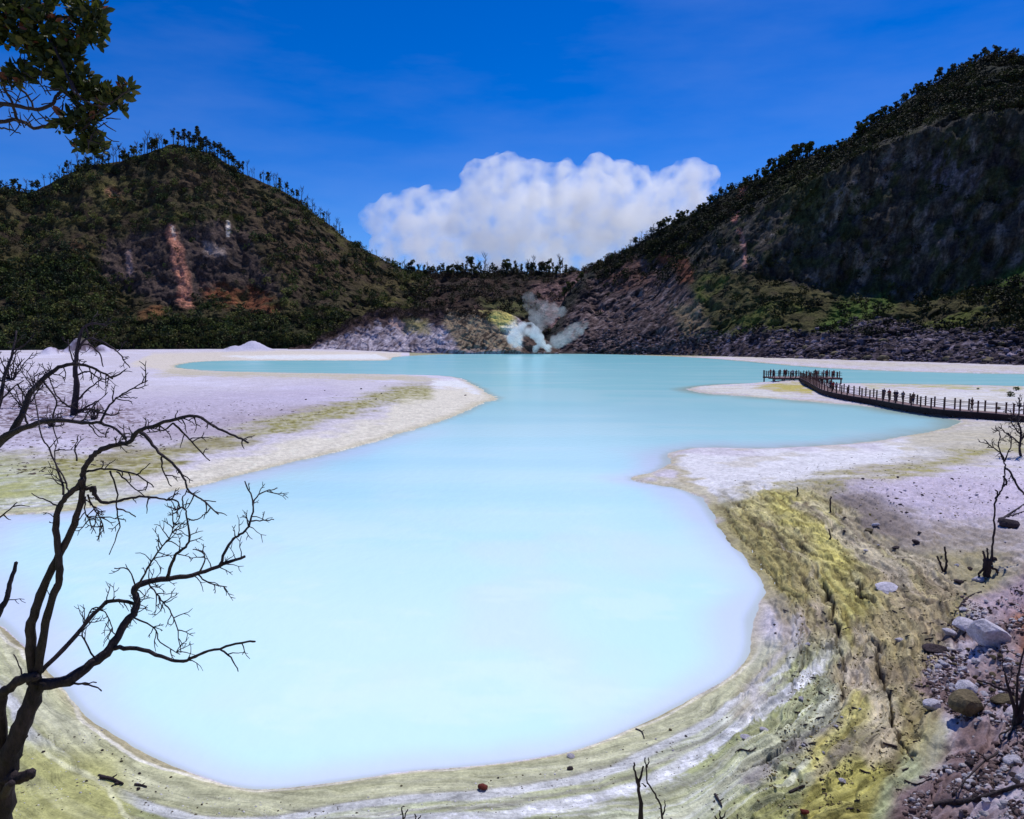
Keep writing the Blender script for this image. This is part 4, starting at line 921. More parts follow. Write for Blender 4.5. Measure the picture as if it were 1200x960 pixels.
left2 = [
 dict(p=[(-60, 640), (-40, 570), (-16, 535), (0, 519), (16, 503), (27, 483), (34, 464), (50, 445), (69, 431), (88, 427), (104, 429), (121, 437), (132, 444)], w=(16, 2), d=(0, .3), t=.05, t0=.6, foot=(-6.3, 7.4, 0)),
 dict(p=[(-14, 532), (6, 511), (25, 503), (50, 495), (72, 492), (96, 495), (118, 496), (137, 504), (148, 514)], w=(9, 2.4), d=(0, -.6), t=.05, t0=.5),
 dict(p=[(118, 495), (126, 478), (140, 464), (157, 455), (173, 446)], w=(3, 1.2), d=(-.5, -.3), t=.10, t0=.3), dict(p=[(140, 465), (150, 466), (161, 466)], w=(1.6, 1), d=(-.4, -.4), t=0), dict(p=[(96, 494), (112, 474), (126, 460)], w=(1.8, 1), d=(-.4, -.2), t=.06),
 dict(p=[(-20, 520), (0, 470), (5, 442), (16, 410), (19, 388)], w=(7, 2), d=(0, .5), t=.07, t0=.4), dict(p=[(14, 415), (28, 404), (40, 392)], w=(2.2, 1.1), d=(.4, .5), t=.06), dict(p=[(1, 470), (14, 455), (28, 446)], w=(2.6, 1.2), d=(.2, .3), t=.06),
 dict(p=[(27, 483), (32, 496), (30, 500)], w=(3, 2), d=(.1, .1), t=0), dict(p=[(20, 450), (30, 470), (24, 484)], w=(2, 1.2), d=(.1, .3), t=.08), dict(p=[(50, 446), (66, 470), (62, 492), (68, 520)], w=(2.4, 1.1), d=(.2, .2), t=.06), dict(p=[(104, 496), (114, 510), (126, 512)], w=(2, 1), d=(-.4, -.3), t=.05),
 dict(p=[(-40, 600), (-10, 612), (8, 600), (20, 589)], w=(4, 1.2), d=(.1, -.3), t=.04),
]
dead_tree('dead_tree', 'dead tree at the left edge with long bare limbs curving over the white flat', 'dead tree', 7.4, left2, seed=23, foot=(-6.3, 7.4, gz(-6.3, 7.4)))
P = on_ground(87, 487)
midt = [
 dict(p=[(86, 489), (88, 470), (90, 450), (88, 437), (90, 415), (93, 398), (97, 385), (110, 379), (125, 382)], w=(9, 1.6), d=(0, 0), t=.08, t0=.4, j=.3),
 dict(p=[(92, 410), (100, 398), (118, 399), (137, 412), (147, 424), (152, 431)], w=(3, 1.2), t=.10, t0=.2, d=(0, -2)), dict(p=[(92, 405), (106, 405), (118, 418), (121, 430)], w=(2.6, 1.2), t=.1, t0=.2, d=(0, 3)),
 dict(p=[(90, 470), (99, 460), (112, 450), (118, 445)], w=(3, 1.2), t=.1, d=(0, -2)), dict(p=[(89, 484), (100, 478), (114, 470)], w=(3.6, 1.4), t=.15, t0=.1, d=(0, -2)), dict(p=[(88, 484), (104, 480), (130, 487), (140, 484)], w=(3.6, 1.4), t=.15, t0=.1, d=(0, -1)),
 dict(p=[(89, 440), (104, 436), (118, 444), (131, 442)], w=(2.2, 1.1), t=.1, d=(0, -1)), dict(p=[(86, 480), (72, 470), (62, 455), (56, 430)], w=(2.6, 1.2), t=.12, t0=.2, d=(0, 2)), dict(p=[(88, 430), (82, 410), (80, 398)], w=(2.2, 1.2), t=.08, d=(0, 2)),
]
dead_tree('dead_tree', 'upright dead tree with a hooked top standing on the white flat', 'dead tree', P[1], midt, seed=31, foot=P, twig_w=1.0, twig_len=.7)
for n_, (x, y, s) in enumerate(((28, 478, 26), (42, 455, 22), (12, 445, 30), (60, 500, 14), (110, 492, 14))):
    P = on_ground(x, y)
    l = [dict(p=[(x+k*s*.12*.3, y), (x+k*s*.16, y-s*.5), (x+k*s*.30, y-s*random.uniform(.8, 1.1))], w=(1.8, .8), t=.3, t0=.1, d=(0, random.uniform(-1, 1))) for k in (-3, -1.6, -.4, .7, 1.9, 3)]
    dead_tree('bare_shrub', ['leafless brown shrub on the white flat at the left edge', 'leafless shrub left of the hook-topped dead tree', 'tall leafless shrub behind the curved limbs at the left edge', 'low leafless shrub in front of the hook-topped dead tree', 'low twiggy shrub right of the foot of the hook-topped dead tree'][n_], 'shrub', P[1], l, seed=60+n_, foot=P, twig_w=.9, twig_len=.6, mat=M['bark'])
# right side: sapling, stumps, twigs
P = on_ground(1160, 658)
dead_tree('dead_sapling', 'slender dead sapling forking at the top on the right shore', 'dead tree', P[1], [
 dict(p=[(1161, 660), (1163, 640), (1165, 620), (1165, 600), (1167, 585), (1172, 577), (1176, 565), (1178, 550), (1177, 540), (1172, 531), (1162, 523), (1156, 518)], w=(2.7, 1.3), t=.06, t0=.7),
 dict(p=[(1167, 585), (1169, 578), (1166, 574)], w=(2.6, 1.4), t=0), dict(p=[(1175, 570), (1180, 566), (1176, 558)], w=(3, 2), t=0), dict(p=[(1178, 548), (1184, 553), (1191, 566), (1200, 578), (1212, 586)], w=(2.6, 2.4), t=.04, d=(0, -1)),
 dict(p=[(1177, 541), (1170, 524), (1172, 508), (1166, 502)], w=(1.8, 1), t=.2), dict(p=[(1177, 541), (1184, 525), (1186, 512)], w=(1.8, 1), t=.2)], seed=41, foot=P, twig_w=1.0, twig_len=.5)
P = on_ground(1157, 676)
dead_tree('burnt_stump', 'burnt stump with upright prongs and arched roots at the foot of the sapling', 'stump', P[1], [
 dict(p=[(1157, 680), (1157, 664), (1157, 656)], w=(8, 9), t=0, e=1), dict(p=[(1154, 662), (1153, 650), (1152, 646)], w=(3, 2.4), t=0), dict(p=[(1158, 660), (1157, 648), (1157, 643)], w=(2.4, 2), t=0), dict(p=[(1162, 662), (1163, 655), (1163, 650)], w=(2.4, 1.8), t=0),
 dict(p=[(1155, 665), (1149, 670), (1147, 677), (1148, 684)], w=(3, 2.4), t=0), dict(p=[(1160, 664), (1168, 668), (1171, 676)], w=(3.4, 2.4), t=0)], seed=42, foot=P)
P = on_ground(1106, 670)
dead_tree('burnt_stump', 'two-pronged black stick stump on the olive mud', 'stump', P[1], [
 dict(p=[(1107, 672), (1109, 660), (1108, 650), (1107, 641)], w=(3.4, 2), t=0), dict(p=[(1106, 671), (1102, 660), (1098, 652)], w=(2.6, 2), t=0), dict(p=[(1107, 671), (1100, 674), (1093, 675)], w=(2.6, 1.6), t=0)], seed=43, foot=P)
P = on_ground(1196, 535)
dead_tree('dead_tree', 'scrubby half-dead tree at the right edge in front of the walkway', 'tree', P[1], [
 dict(p=[(1197, 538), (1195, 520), (1196, 505), (1193, 490), (1195, 474), (1193, 466)], w=(3, 1.4), t=.5, t0=.1), dict(p=[(1196, 522), (1186, 512), (1177, 506), (1170, 500)], w=(2, 1), t=.4, t0=.1), dict(p=[(1195, 508), (1186, 496), (1184, 480)], w=(1.8, 1), t=.5, t0=.1), dict(p=[(1197, 515), (1206, 500), (1212, 480)], w=(2, 1), t=.4, t0=.1)],
 seed=44, foot=P, twig_w=.8, twig_len=.45)
P = on_ground(1192, 852)
dead_tree('burnt_bush', 'black burnt bush with spreading arms at the lower right edge', 'burnt bush', P[1], [
 dict(p=[(1192, 862), (1192, 848), (1194, 838)], w=(13, 12), t=0, e=1), dict(p=[(1192, 845), (1186, 820), (1180, 800), (1178, 788)], w=(6, 2), t=.05), dict(p=[(1188, 812), (1176, 808), (1160, 802), (1145, 797)], w=(4, 2), t=.02),
 dict(p=[(1192, 832), (1192, 800), (1197, 775), (1200, 760)], w=(3.4, 2), t=.02), dict(p=[(1194, 840), (1200, 815), (1206, 790)], w=(8, 5), t=0), dict(p=[(1190, 850), (1183, 862), (1178, 876), (1160, 888), (1145, 900), (1128, 918), (1117, 930)], w=(4.6, 1.8), t=.03, d=(0, -2.2)),
 dict(p=[(1190, 850), (1182, 856), (1172, 862), (1174, 872)], w=(3, 1.5), t=.05, d=(0, -.4)), dict(p=[(1196, 852), (1206, 870)], w=(6, 4), t=0)], seed=45, foot=P)
for (lab, pts, w, fx) in (('forked black stump sticking up at the bottom edge right of centre', [[(753, 985), (751, 950), (748, 920), (745, 912)], [(749, 922), (744, 905), (743, 894)], [(748, 918), (752, 905), (754, 898)]], (9, 3), (753, 975)),
                          ('thin crooked black twig beside the forked stump at the bottom edge', [[(781, 985), (775, 950), (768, 930), (759, 918), (757, 900), (756, 888)], [(757, 900), (760, 893), (760, 888)], [(757, 922), (752, 918)], [(777, 955), (780, 945), (779, 938)]], (3.4, 1.6), (781, 975))):
    P = on_ground(*fx); dead_tree('burnt_stump' if 'stump stick' in lab else 'burnt_twig', lab, 'stump' if 'forked black' in lab else 'twig', P[1]-.2, [dict(p=p, w=w if i == 0 else (w[1]*1.3, w[1]*.7), t=0) for i, p in enumerate(pts)], seed=50, foot=P)
for i, (x, hh, lab) in enumerate(((474, 26, 'short black twig tip at the bottom edge, left of the red rock'), (489, 18, 'smallest black twig tip at the bottom edge, nearest the red rock'), (424, 8, 'lone twig tip at the very bottom edge'), (841, 16, 'black twig tip at the bottom edge right of the crooked twig'), (846, 22, 'pointed black stub at the bottom edge left of the yellow vein'))):
    P = on_ground(x, 968); y0 = 972
    dead_tree('burnt_twig', lab, 'twig', P[1]-.1, [dict(p=[(x, y0), (x-1, y0-hh*.5), (x-3, y0-hh)], w=(3, 1.6), t=0), dict(p=[(x, y0-hh*.5), (x+4, y0-hh*.9)], w=(2, 1.3), t=0)], seed=55+i, foot=P)
for i, (x, y, hh, lab) in enumerate(((935, 580, 9, 'short post-like stump at the top of the olive mud'), (974, 600, 18, 'thin upright stick standing on the lavender mud'), (973, 632, 12, 'short leaning stub below the thin upright stick'))):
    P = on_ground(x, y); dead_tree('stick', lab, 'stick', P[1], [dict(p=[(x, y+1), (x-.5, y-hh*.5), (x-(2 if i == 2 else .5), y-hh)], w=(2.2, 1.6), t=0)], seed=58+i, foot=P)
# ------------------------------------------------------------------ leafy bough hanging in from the upper left
YB = 8.0; rt = empty('leafy_tree', (-9.4, 8.2, gz(-9.4, 8.2))); p0 = np.array(rt.location)
tag(rt, 'evergreen tree whose leafy bough hangs in at the upper left corner', 'tree')
tr = MB(); tr.tube([(-9.4, 8.2, p0[2]-.3), (-9.2, 8.1, p0[2]+3), (-8.7, 8.1, 10), tuple(at(-330, 60, 8.1)), tuple(at(-200, 20, 8.1))], [.28, .24, .19, .13, .09], 10, .08, 3)
tr.build('trunk', M['bark'], rt, smooth=True, origin=p0)
rg = np.random.default_rng(77)
boughs = [([(-330, 60), (-200, 60), (-80, 40), (0, 10), (40, 15), (80, 20), (112, 10)], 12, 2), ([(-250, 80), (-120, 120), (-30, 138), (0, 143), (20, 140), (40, 150), (55, 147), (62, 144)], 10, 3.5), ([(-150, 100), (-50, 112), (0, 121), (28, 126), (45, 128), (62, 121), (66, 112), (76, 108), (90, 125), (104, 150), (108, 165)], 8, 2),
 ([(-120, 40), (-30, 70), (0, 85), (30, 110), (40, 128)], 6, 2.2), ([(20, 40), (50, 60), (80, 90), (95, 115), (120, 125), (135, 118), (152, 104)], 4, 1.4), ([(40, 15), (60, 50), (75, 80), (88, 110)], 4, 1.8), ([(95, 130), (110, 140), (128, 135), (145, 120)], 2.4, 1.1), ([(20, 140), (14, 120), (4, 100), (-10, 70)], 3.5, 1.6), ([(0, 150), (12, 152), (24, 157)], 2.2, 1.1)]
for i, (pts, w0, w1) in enumerate(boughs):
    P_, sg, Q = limb_pts(pts, YB+rg.uniform(-.2, .2), YB+rg.uniform(-.5, .5), .8, rg)
    mb = MB(); mb.tube(P_, (w0+(w1-w0)*sg)/2*YB/900, 7, .1, i); br_ = mb.build('branch', M['bark'], rt, smooth=True, origin=p0)
tw = MB()
for _ in range(150):
    x, y = rg.uniform(-30, 75), rg.uniform(70, 150)
    if rg.random() < .3: x, y = rg.uniform(85, 125), rg.uniform(115, 175)
    a = rg.uniform(-3.1, 3.1); l = rg.uniform(8, 22); Yq = YB+rg.uniform(-.3, .3); dv = np.array([math.cos(a), math.sin(a)]); q = np.array([x, y]); pts = [at(*q, Yq)]
    for s in range(3):
        dv = dv+rg.uniform(-.4, .4, 2); dv /= np.hypot(*dv); q = q+dv*l/3; pts.append(at(*q, Yq))
    tw.tube(pts, np.array([.8, .7, .6, .4])*YB/900, 4)
tag(tw.build('twigs', M['bark'], rt, smooth=True, origin=p0), kind='stuff')
clus = [(-30, 10, 30, 22), (5, 8, 20, 14), (25, 12, 18, 14), (50, 5, 14, 12), (48, 30, 22, 14), (20, 30, 20, 10), (8, 45, 8, 8), (30, 50, 18, 8), (88, 3, 10, 8), (105, 12, 18, 12), (112, 30, 12, 12), (95, 28, 15, 12), (90, 45, 16, 10), (108, 48, 12, 8), (55, 50, 18, 12), (70, 62, 18, 10), (45, 62, 14, 8), (85, 65, 10, 8),
 (58, 75, 16, 10), (22, 85, 12, 10), (15, 97, 9, 8), (30, 92, 8, 8), (45, 90, 7, 6), (70, 85, 10, 8), (85, 85, 14, 10), (98, 92, 12, 9), (82, 100, 12, 9), (100, 105, 12, 9), (112, 115, 10, 9), (97, 115, 10, 8), (125, 115, 11, 9), (138, 112, 10, 8), (148, 106, 8, 6), (120, 105, 6, 5), (103, 135, 10, 8), (95, 142, 9, 7),
 (112, 130, 8, 6), (80, 140, 10, 7), (72, 148, 9, 6), (88, 150, 10, 7), (100, 155, 10, 7), (108, 165, 10, 6), (98, 172, 8, 7), (106, 178, 6, 5), (115, 172, 7, 3), (140, 127, 6, 4), (-20, 40, 20, 14), (-40, 90, 16, 12)]
LV = []; LC = []
for (cx, cy, rx, ry) in clus:
    for _ in range(int(12+rx*ry*.50)):
        a = rg.uniform(0, 6.28); q = rg.uniform(0, 1)**.5
        c = at(cx+math.cos(a)*rx*q, cy+math.sin(a)*ry*q, YB+rg.uniform(-1, 1)*rx*.012)
        d = np.array([math.cos(a)*.7+rg.uniform(-.5, .5), rg.uniform(-.7, .7), rg.uniform(-.35, .95)]); d /= np.linalg.norm(d)
        sd_ = np.cross(d, rg.normal(size=3)); sd_ /= np.linalg.norm(sd_); nn = np.cross(d, sd_)
        l = rg.uniform(.06, .125); w_ = l*rg.uniform(.20, .30)
        LV.append([c, c+d*l*.3+sd_*w_+nn*w_*.3, c+d*l*.7+sd_*w_*.85+nn*w_*.3, c+d*l, c+d*l*.7-sd_*w_*.85+nn*w_*.3, c+d*l*.3-sd_*w_+nn*w_*.3])
        col = [srgb(58, 66, 28), srgb(78, 84, 34), srgb(44, 54, 26), srgb(96, 92, 50), srgb(112, 66, 52)][rg.choice(5, p=[.34, .22, .3, .1, .04])]
        LC += [col]*6
LV = np.array(LV).reshape(-1, 3); n_ = len(LV)//6; b6 = np.arange(n_)[:, None]*6
Fq = np.concatenate([b6+np.array([[0, 1, 2, 3]]), b6+np.array([[0, 3, 4, 5]])], 0)
mesh_np('foliage', LV-p0, Fq, M['leaf'], parent=rt, colors=np.array(LC), smooth=False)
# ------------------------------------------------------------------ rocks on the shore
def rock_proto(seed, cuts=9, sub=3):
    bm = bmesh.new(); bmesh.ops.create_icosphere(bm, subdivisions=sub, radius=1)
    rg = np.random.default_rng(seed); pl = [(Vector(rg.normal(size=3)).normalized(), rg.uniform(.55, .85)) for _ in range(cuts)]
    for v in bm.verts:
        p = v.co.copy()
        for nrm, dd in pl:
            k = p.dot(nrm)
            if k > dd: p -= nrm*(k-dd)
        n = fbm3(np.array([p.x*2+seed]), np.array([p.y*2]), np.array([p.z*2]), 3, seed)[0]
        v.co = p*(1+.10*n); v.co.z *= .75
    me = bpy.data.meshes.new('rock'); bm.to_mesh(me); bm.free(); return me
RP = [rock_proto(i) for i in range(9)]; RPS = [rock_proto(20+i, 6, 2) for i in range(7)]
def rock(px, py, wpx, hk, mat, label, group=None, seed=0, name='rock', cat='rock', sink=.25, protos=None, lw=1.0):
    P = on_ground(px, py); r = wpx/2*P[1]/900
    me = (protos or RP)[seed % len(protos or RP)]
    key = (me.name, mat.name)
    if key not in RC:
        m2 = me.copy(); m2.materials.append(mat); RC[key] = m2
    o = bpy.data.objects.new(name, RC[key]); COL.objects.link(o)
    o.scale = (r*1.1*lw, r*1.1, r*hk*1.2); o.location = [float(v) for v in (P[0], P[1]+r*.3, P[2]+r*hk*(.75-sink))]
    o.rotation_euler = (random.uniform(-.3, .3), random.uniform(-.3, .3), random.uniform(0, 6.28))
    tag(o, label, cat, group); return o
RC = {}
named = [
 (1161, 757, 45, 1.15, 'rock', 'largest white boulder with a pointed top on the stony slope at right'), (1139, 838, 42, 1.0, 'rock_stain', 'big olive-stained boulder with white stones on top near the lower right'),
 (1136, 812, 26, .8, 'rock', 'white rounded boulder resting behind the olive-stained boulder'), (1177, 824, 26, .6, 'rock_stain', 'brown-stained boulder left of the burnt bush'), (1183, 618, 22, .8, 'rock_dark', 'black pyramid-shaped boulder at the right edge beside the sapling'),
 (1095, 832, 22, .7, 'rock', 'white flat-faced rock left of the olive-stained boulder'), (1096, 765, 26, .6, 'rock_dark', 'dark lumpy rock at the edge of the stony slope'), (1130, 737, 26, .6, 'rock', 'grey-white rock left of the largest boulder'), (1113, 744, 16, .6, 'rock', 'small pale rock left of the grey-white rock'),
 (1125, 684, 11, .7, 'rock_dark', 'dark stone with a white top on the mud left of the stump'), (1147, 682, 13, .7, 'rock', 'white stone against the roots of the pronged stump'), (1020, 624, 12, .6, 'rock_stain', 'stained rock on the pale patch at the top of the olive mud'), (1026, 617, 10, .6, 'rock', 'pale stone just behind the stained rock at the top of the mud'),
 (1040, 692, 26, .22, 'rock', 'flat whitish slab lying on the olive mud'), (1074, 638, 10, .7, 'rock_dark', 'small black rock on the mud above the two-pronged stump'), (1050, 643, 8, .6, 'rock_dark', 'small dark stone left of the small black rock'), (1139, 922, 13, .8, 'rock', 'clean white angular stone on the brown soil at lower right'),
 (1109, 902, 10, .7, 'rock', 'white stone at the border of the yellow mud and brown soil'), (1138, 898, 12, .8, 'rock_dark', 'round dark stone above the clean white angular stone'), (1190, 896, 22, .6, 'rock', 'grey rock at the right edge below the burnt bush'), (1197, 914, 14, .8, 'rock', 'white rock at the right edge, lowest of its pile'),
 (566, 925, 13, .7, 'rock_red', 'dark red rock on the white crust by the near shore'), (943, 954, 11, .8, 'rock_red', 'dark red stone at the bottom of the yellow mud'), (895, 858, 13, .5, 'rock', 'white stone above the curved black stick on the near shore'), (874, 865, 12, .35, 'rock', 'flat white stone left of the white stone on the near shore'),
 (988, 918, 10, .7, 'rock', 'pale stone on the yellow mud left of the stony slope'), (669, 888, 10, .35, 'rock', 'small pale yellowish slab at the water edge bottom centre'), (1087, 827, 10, .6, 'rock_dark', 'dark stone left of the white flat-faced rock'), (1054, 752, 9, .7, 'rock', 'white stone beside the upper end of the long cleft'), (669, 902, 9, .5, 'rock_dark', 'small dark stone on the tan shore band')]
for i, (x, y, w_, hk, m_, lab) in enumerate(named):
    rock(x, y, w_, hk, M[m_], lab, seed={1: 4, 3: 6}.get(i, i), name='boulder' if w_ > 20 else 'stone', cat='boulder' if w_ > 20 else 'stone')
def scatter(n, poly, wr_, mats, label, group, name='stone', hk=(.5, .8), protos=None):
    xs = [p[0] for p in poly]; ys = [p[1] for p in poly]; k = 0
    while k < n:
        x, y = random.uniform(min(xs), max(xs)), random.uniform(min(ys), max(ys))
        if not inside(np.array([x]), np.array([y]), poly)[0]: continue
        rock(x, y, random.uniform(wr_[0], wr_[1])*random.choice([.6, .8, 1]), random.uniform(*hk), M[random.choice(mats)], label, group, seed=random.randint(0, 99), name=name, cat='stone', protos=RPS); k += 1
scatter(84, [(1092, 762), (1140, 760), (1200, 745), (1200, 800), (1160, 830), (1110, 815), (1085, 785)], (4, 12), ['rock', 'rock', 'rock', 'rock_stain'], 'white stone in the rubble below the largest boulder', 'white stones in the rubble')
scatter(45, [(1130, 830), (1180, 830), (1200, 860), (1200, 955), (1110, 955), (1120, 900), (1150, 870)], (4, 12), ['rock', 'rock', 'rock_dark'], 'pale stone on the brown soil around the burnt bush', 'stones around the burnt bush')
scatter(16, [(1120, 715), (1200, 690), (1200, 740), (1130, 730)], (3, 9), ['rock', 'rock_dark'], 'small stone on the lavender soil above the largest boulder', 'stones above the largest boulder')
scatter(26, [(960, 600), (1130, 600), (1190, 640), (1130, 720), (1000, 720)], (2.5, 7), ['rock', 'rock_dark', 'rock_dark', 'rock_stain'], 'small stone on the mud below the lavender flat', 'small stones on the mud flat')
scatter(22, [(900, 730), (990, 730), (1050, 860), (1000, 900), (880, 870)], (2.5, 7), ['rock', 'rock_dark', 'rock_stain'], 'small stone on the cracked olive mud', 'small stones on the cracked mud')
scatter(20, [(1000, 560), (1190, 555), (1190, 600), (1010, 600)], (2, 5), ['rock_dark', 'rock_dark', 'rock'], 'tiny dark stone on the lavender flat at right', 'tiny stones on the lavender flat')
def scatter_shore(pts, n, spread, wr_, mats, label, group):
    Q = smooth_poly(pts, False, 6)
    for _ in range(n):
        q = random.choice(Q); rock(q[0]+random.uniform(-6, 6), q[1]+random.uniform(*spread), random.uniform(*wr_), .6, M[random.choice(mats)], label, group, seed=random.randint(0, 99), name='stone', cat='stone', protos=RPS)
scatter_shore([(95, 842), (140, 875), (200, 908), (270, 932), (345, 938), (430, 925), (560, 912), (700, 884), (800, 838), (870, 790)], 28, (-4, 40), (1.5, 4.5), ['rock_dark', 'rock_stain', 'rock'], 'small stone dotted along the near shore of the lake', 'stones along the near shore')
scatter_shore([(20, 870), (80, 900), (150, 930), (250, 950)], 10, (-12, 12), (2.5, 7), ['rock_dark'], 'dark stone on the yellow-green mud at lower left', 'dark stones at lower left')
scatter_shore([(150, 500), (260, 480), (360, 470), (450, 455), (540, 452)], 18, (-10, 16), (1.5, 3.5), ['rock_dark'], 'tiny dark stone on the left sand flat', 'tiny stones on the left flat')
# pale blocks standing out of the scree
w = ((hillR.px > 880)*(hillR.px < 1198)*(hillR.py > 396)*(hillR.py < 426)).astype(float); ii = rng.choice(w.size, 46, p=(w/w.sum()).ravel())
for q, i in enumerate(ii):
    Pq = hillR.V.reshape(-1, 3)[i]; me = RPS[q % 7]; key = (me.name, 'sc'+str(q % 2))
    if key not in RC: m2 = me.copy(); m2.materials.append(M['rock_dark'] if q % 2 else M['rock_stain']); RC[key] = m2
    o = bpy.data.objects.new('boulder', RC[key]); COL.objects.link(o); s = random.uniform(1.0, 2.6); o.scale = (s*1.3, s, s*.8); o.location = [float(v) for v in Pq]; o.rotation_euler = (.2, .1, random.uniform(0, 6))
    tag(o, 'large block in the scree below the right mountain', 'boulder', 'large blocks in the scree')
# gravel and litter nobody could count
def litter(name, n, poly, rng_r, cols, label, mat, cat, squash=.6, clump=-.12):
    xs = np.array([p[0] for p in poly]); ys = np.array([p[1] for p in poly])
    x = rng.uniform(xs.min(), xs.max(), n*8); y = rng.uniform(ys.min(), ys.max(), n*8); k = inside(x, y, poly); x = x[k]; y = y[k]; k = fbm2(x/22, y/12, 4, 7) > clump; x = x[k][:n]; y = y[k][:n]
    P = []
    for a_, b_ in zip(x, y):
        g = gr(a_, b_, 0.5); 
        z = gz(g[0], g[1]); g = gr(a_, b_, z); z = gz(g[0], g[1]); P.append((g[0], g[1], z))
    P = np.array(P); r = rng.uniform(*rng_r, len(P))*rng.choice([.5, .7, 1, 1.5], len(P))
    o = rocks_mesh(name, P, r, np.array([srgb(*c_) for c_ in cols])[rng.integers(0, len(cols), len(P))], mat, squash=squash)
    return tag(o, label, cat, kind='stuff')
litter('gravel', 6500, [(1090, 760), (1130, 700), (1210, 680), (1240, 700), (1240, 980), (1060, 980), (1060, 930), (1110, 890), (1120, 850), (1080, 800)], (.02, .06), [(196, 188, 194), (150, 134, 136), (86, 68, 70), (120, 100, 98), (70, 56, 58)], 'loose pale gravel over the stony slope at lower right', M['scree'], 'gravel', clump=0.02)
litter('mud_crumbs', 5200, [(845, 600), (960, 575), (1010, 620), (1100, 650), (1130, 700), (1100, 800), (1060, 930), (960, 960), (880, 940), (930, 800), (935, 720), (880, 660)], (.010, .036), [(92, 82, 60), (80, 70, 54), (130, 120, 76), (160, 150, 108)], 'dark crumbs of dried mud over the olive bank', M['scree'], 'mud crumbs', .45)
litter('mud_crumbs', 1600, [(0, 860), (95, 850), (200, 915), (345, 945), (560, 915), (750, 868), (880, 790), (930, 760), (930, 960), (0, 980)], (.008, .022), [(82, 72, 60), (110, 100, 80), (220, 216, 220), (200, 196, 200)], 'tiny dark specks of litter along the near shore', M['scree'], 'mud crumbs', .5)
litter('litter', 1500, [(0, 440), (60, 430), (150, 470), (330, 470), (480, 455), (330, 500), (100, 550), (0, 560)], (.05, .12), [(92, 80, 70), (110, 98, 60), (84, 60, 66)], 'dark litter scattered on the left flat', M['scree'], 'litter', .4)
litter('litter', 900, [(830, 570), (960, 540), (1100, 525), (1200, 510), (1240, 520), (1240, 600), (1000, 610), (960, 570)], (.03, .07), [(92, 84, 60), (120, 112, 60), (84, 66, 76)], 'dark litter scattered on the right flat', M['scree'], 'litter', .4)
# fallen sticks
sticks = [([(118, 912), (130, 914), (144, 920)], 5, 'charred log on the yellow-green mud right of the big tree'), ([(862, 883), (868, 879), (880, 881), (886, 877)], 2.4, 'curved black stick on the near shore below the white stones'),
 ([(1094, 946), (1110, 943), (1130, 942), (1150, 938), (1185, 926), (1200, 922)], 8, 'long black log lying across the brown soil at lower right'), ([(925, 930), (935, 925), (943, 922)], 4, 'short black stick on the yellow vein at the bottom'), ([(838, 932), (843, 940), (846, 946)], 3.4, 'small black stick left of the yellow vein'),
 ([(1128, 745), (1140, 735), (1146, 725)], 2, 'thin twig behind the largest white boulder'), ([(1150, 694), (1135, 700), (1124, 712), (1126, 722)], 1.8, 'arched thin root on the soil below the pronged stump'), ([(1170, 612), (1185, 602), (1200, 592)], 3, 'leaning grey branch above the black boulder'), ([(1172, 608), (1188, 604), (1200, 600)], 2, 'thin branch under the leaning grey branch'),
 ([(1035, 872), (1050, 876), (1062, 882), (1070, 892)], 3, 'black forked root at the lower end of the long cleft'), ([(158, 920), (166, 921), (172, 923)], 3, 'short stub of wood right of the charred log'), ([(745, 855), (752, 858), (755, 866)], 2, 'small stick on the shore above the forked stump'), ([(1060, 915), (1075, 920), (1092, 912)], 2.4, 'black stick on the pale green mud left of the long log')]
for i, (pts, w_, lab) in enumerate(sticks):
    P_ = [on_ground(*q) for q in smooth_poly(pts, False, 3)]; P_ = np.array(P_); rad = w_/2*P_[:, 1]/900; P_[:, 2] += rad*.7; rad = rad*np.linspace(1, .6, len(P_))
    mb = MB(); mb.tube(P_, rad, 7, .2, i)
    mid = P_[len(P_)//2]; mb.tube([mid, mid+[rad[0]*3, 0, rad[0]*2.0]], [rad[0]*.5, rad[0]*.3], 5)
    o = mb.build('fallen_branch', M['bark'], None, smooth=True, origin=P_[0]); tag(o, lab, 'fallen branch')
k = 0
while k < 60:
    x, y = random.uniform(850, 1110), random.uniform(690, 955)
    if not inside(np.array([x]), np.array([y]), [(900, 700), (1110, 690), (1110, 780), (1050, 955), (860, 955), (930, 820)])[0]: continue
    a = random.uniform(-.6, .9); l = random.uniform(4, 11)
    try: P_ = np.array([on_ground(x+math.cos(a)*l*s, y+math.sin(a)*l*s*.7) for s in (-.5, 0, .5)])
    except Exception: continue
    P_[:, 2] += .015; mb = MB(); mb.tube(P_, [.018, .022, .012], 5, .2, k); o = mb.build('fallen_twig', M['bark'], None, smooth=True, origin=P_[0])
    tag(o, 'short dark twig lying on the cracked mud at right', 'twig', 'twigs on the cracked mud'); k += 1
# ------------------------------------------------------------------ walkway and viewing platform
path = [(1320, 497, 1.1), (1200, 487.3, 1.1), (1161, 484, 1.1), (1123, 481.3, 1.1), (1092, 478.5, 1.1), (1056, 473.5, 1.1), (1022, 467.6, 1.1), (992, 463, 1.2), (965, 457, 1.35), (952, 450.5, 1.6), (944, 446, 1.8), (936, 442.6, 1.8)]
LP = np.array([gr(*p) for p in path]); LP = np.array(smooth_poly([tuple(p) for p in LP], False, 6)); 
WL = LP[:, :3]; T_ = np.gradient(WL[:, :2], axis=0); T_ /= np.linalg.norm(T_, axis=1)[:, None]; Nn = np.c_[T_[:, 1], -T_[:, 0]]
WD = 2.2
WR = WL.copy(); WR[:, :2] += Nn*WD
walk = empty('walkway', WL[6]); tag(walk, 'long curved wooden walkway with railings crossing the shallows', 'walkway'); wo = np.array(WL[6])
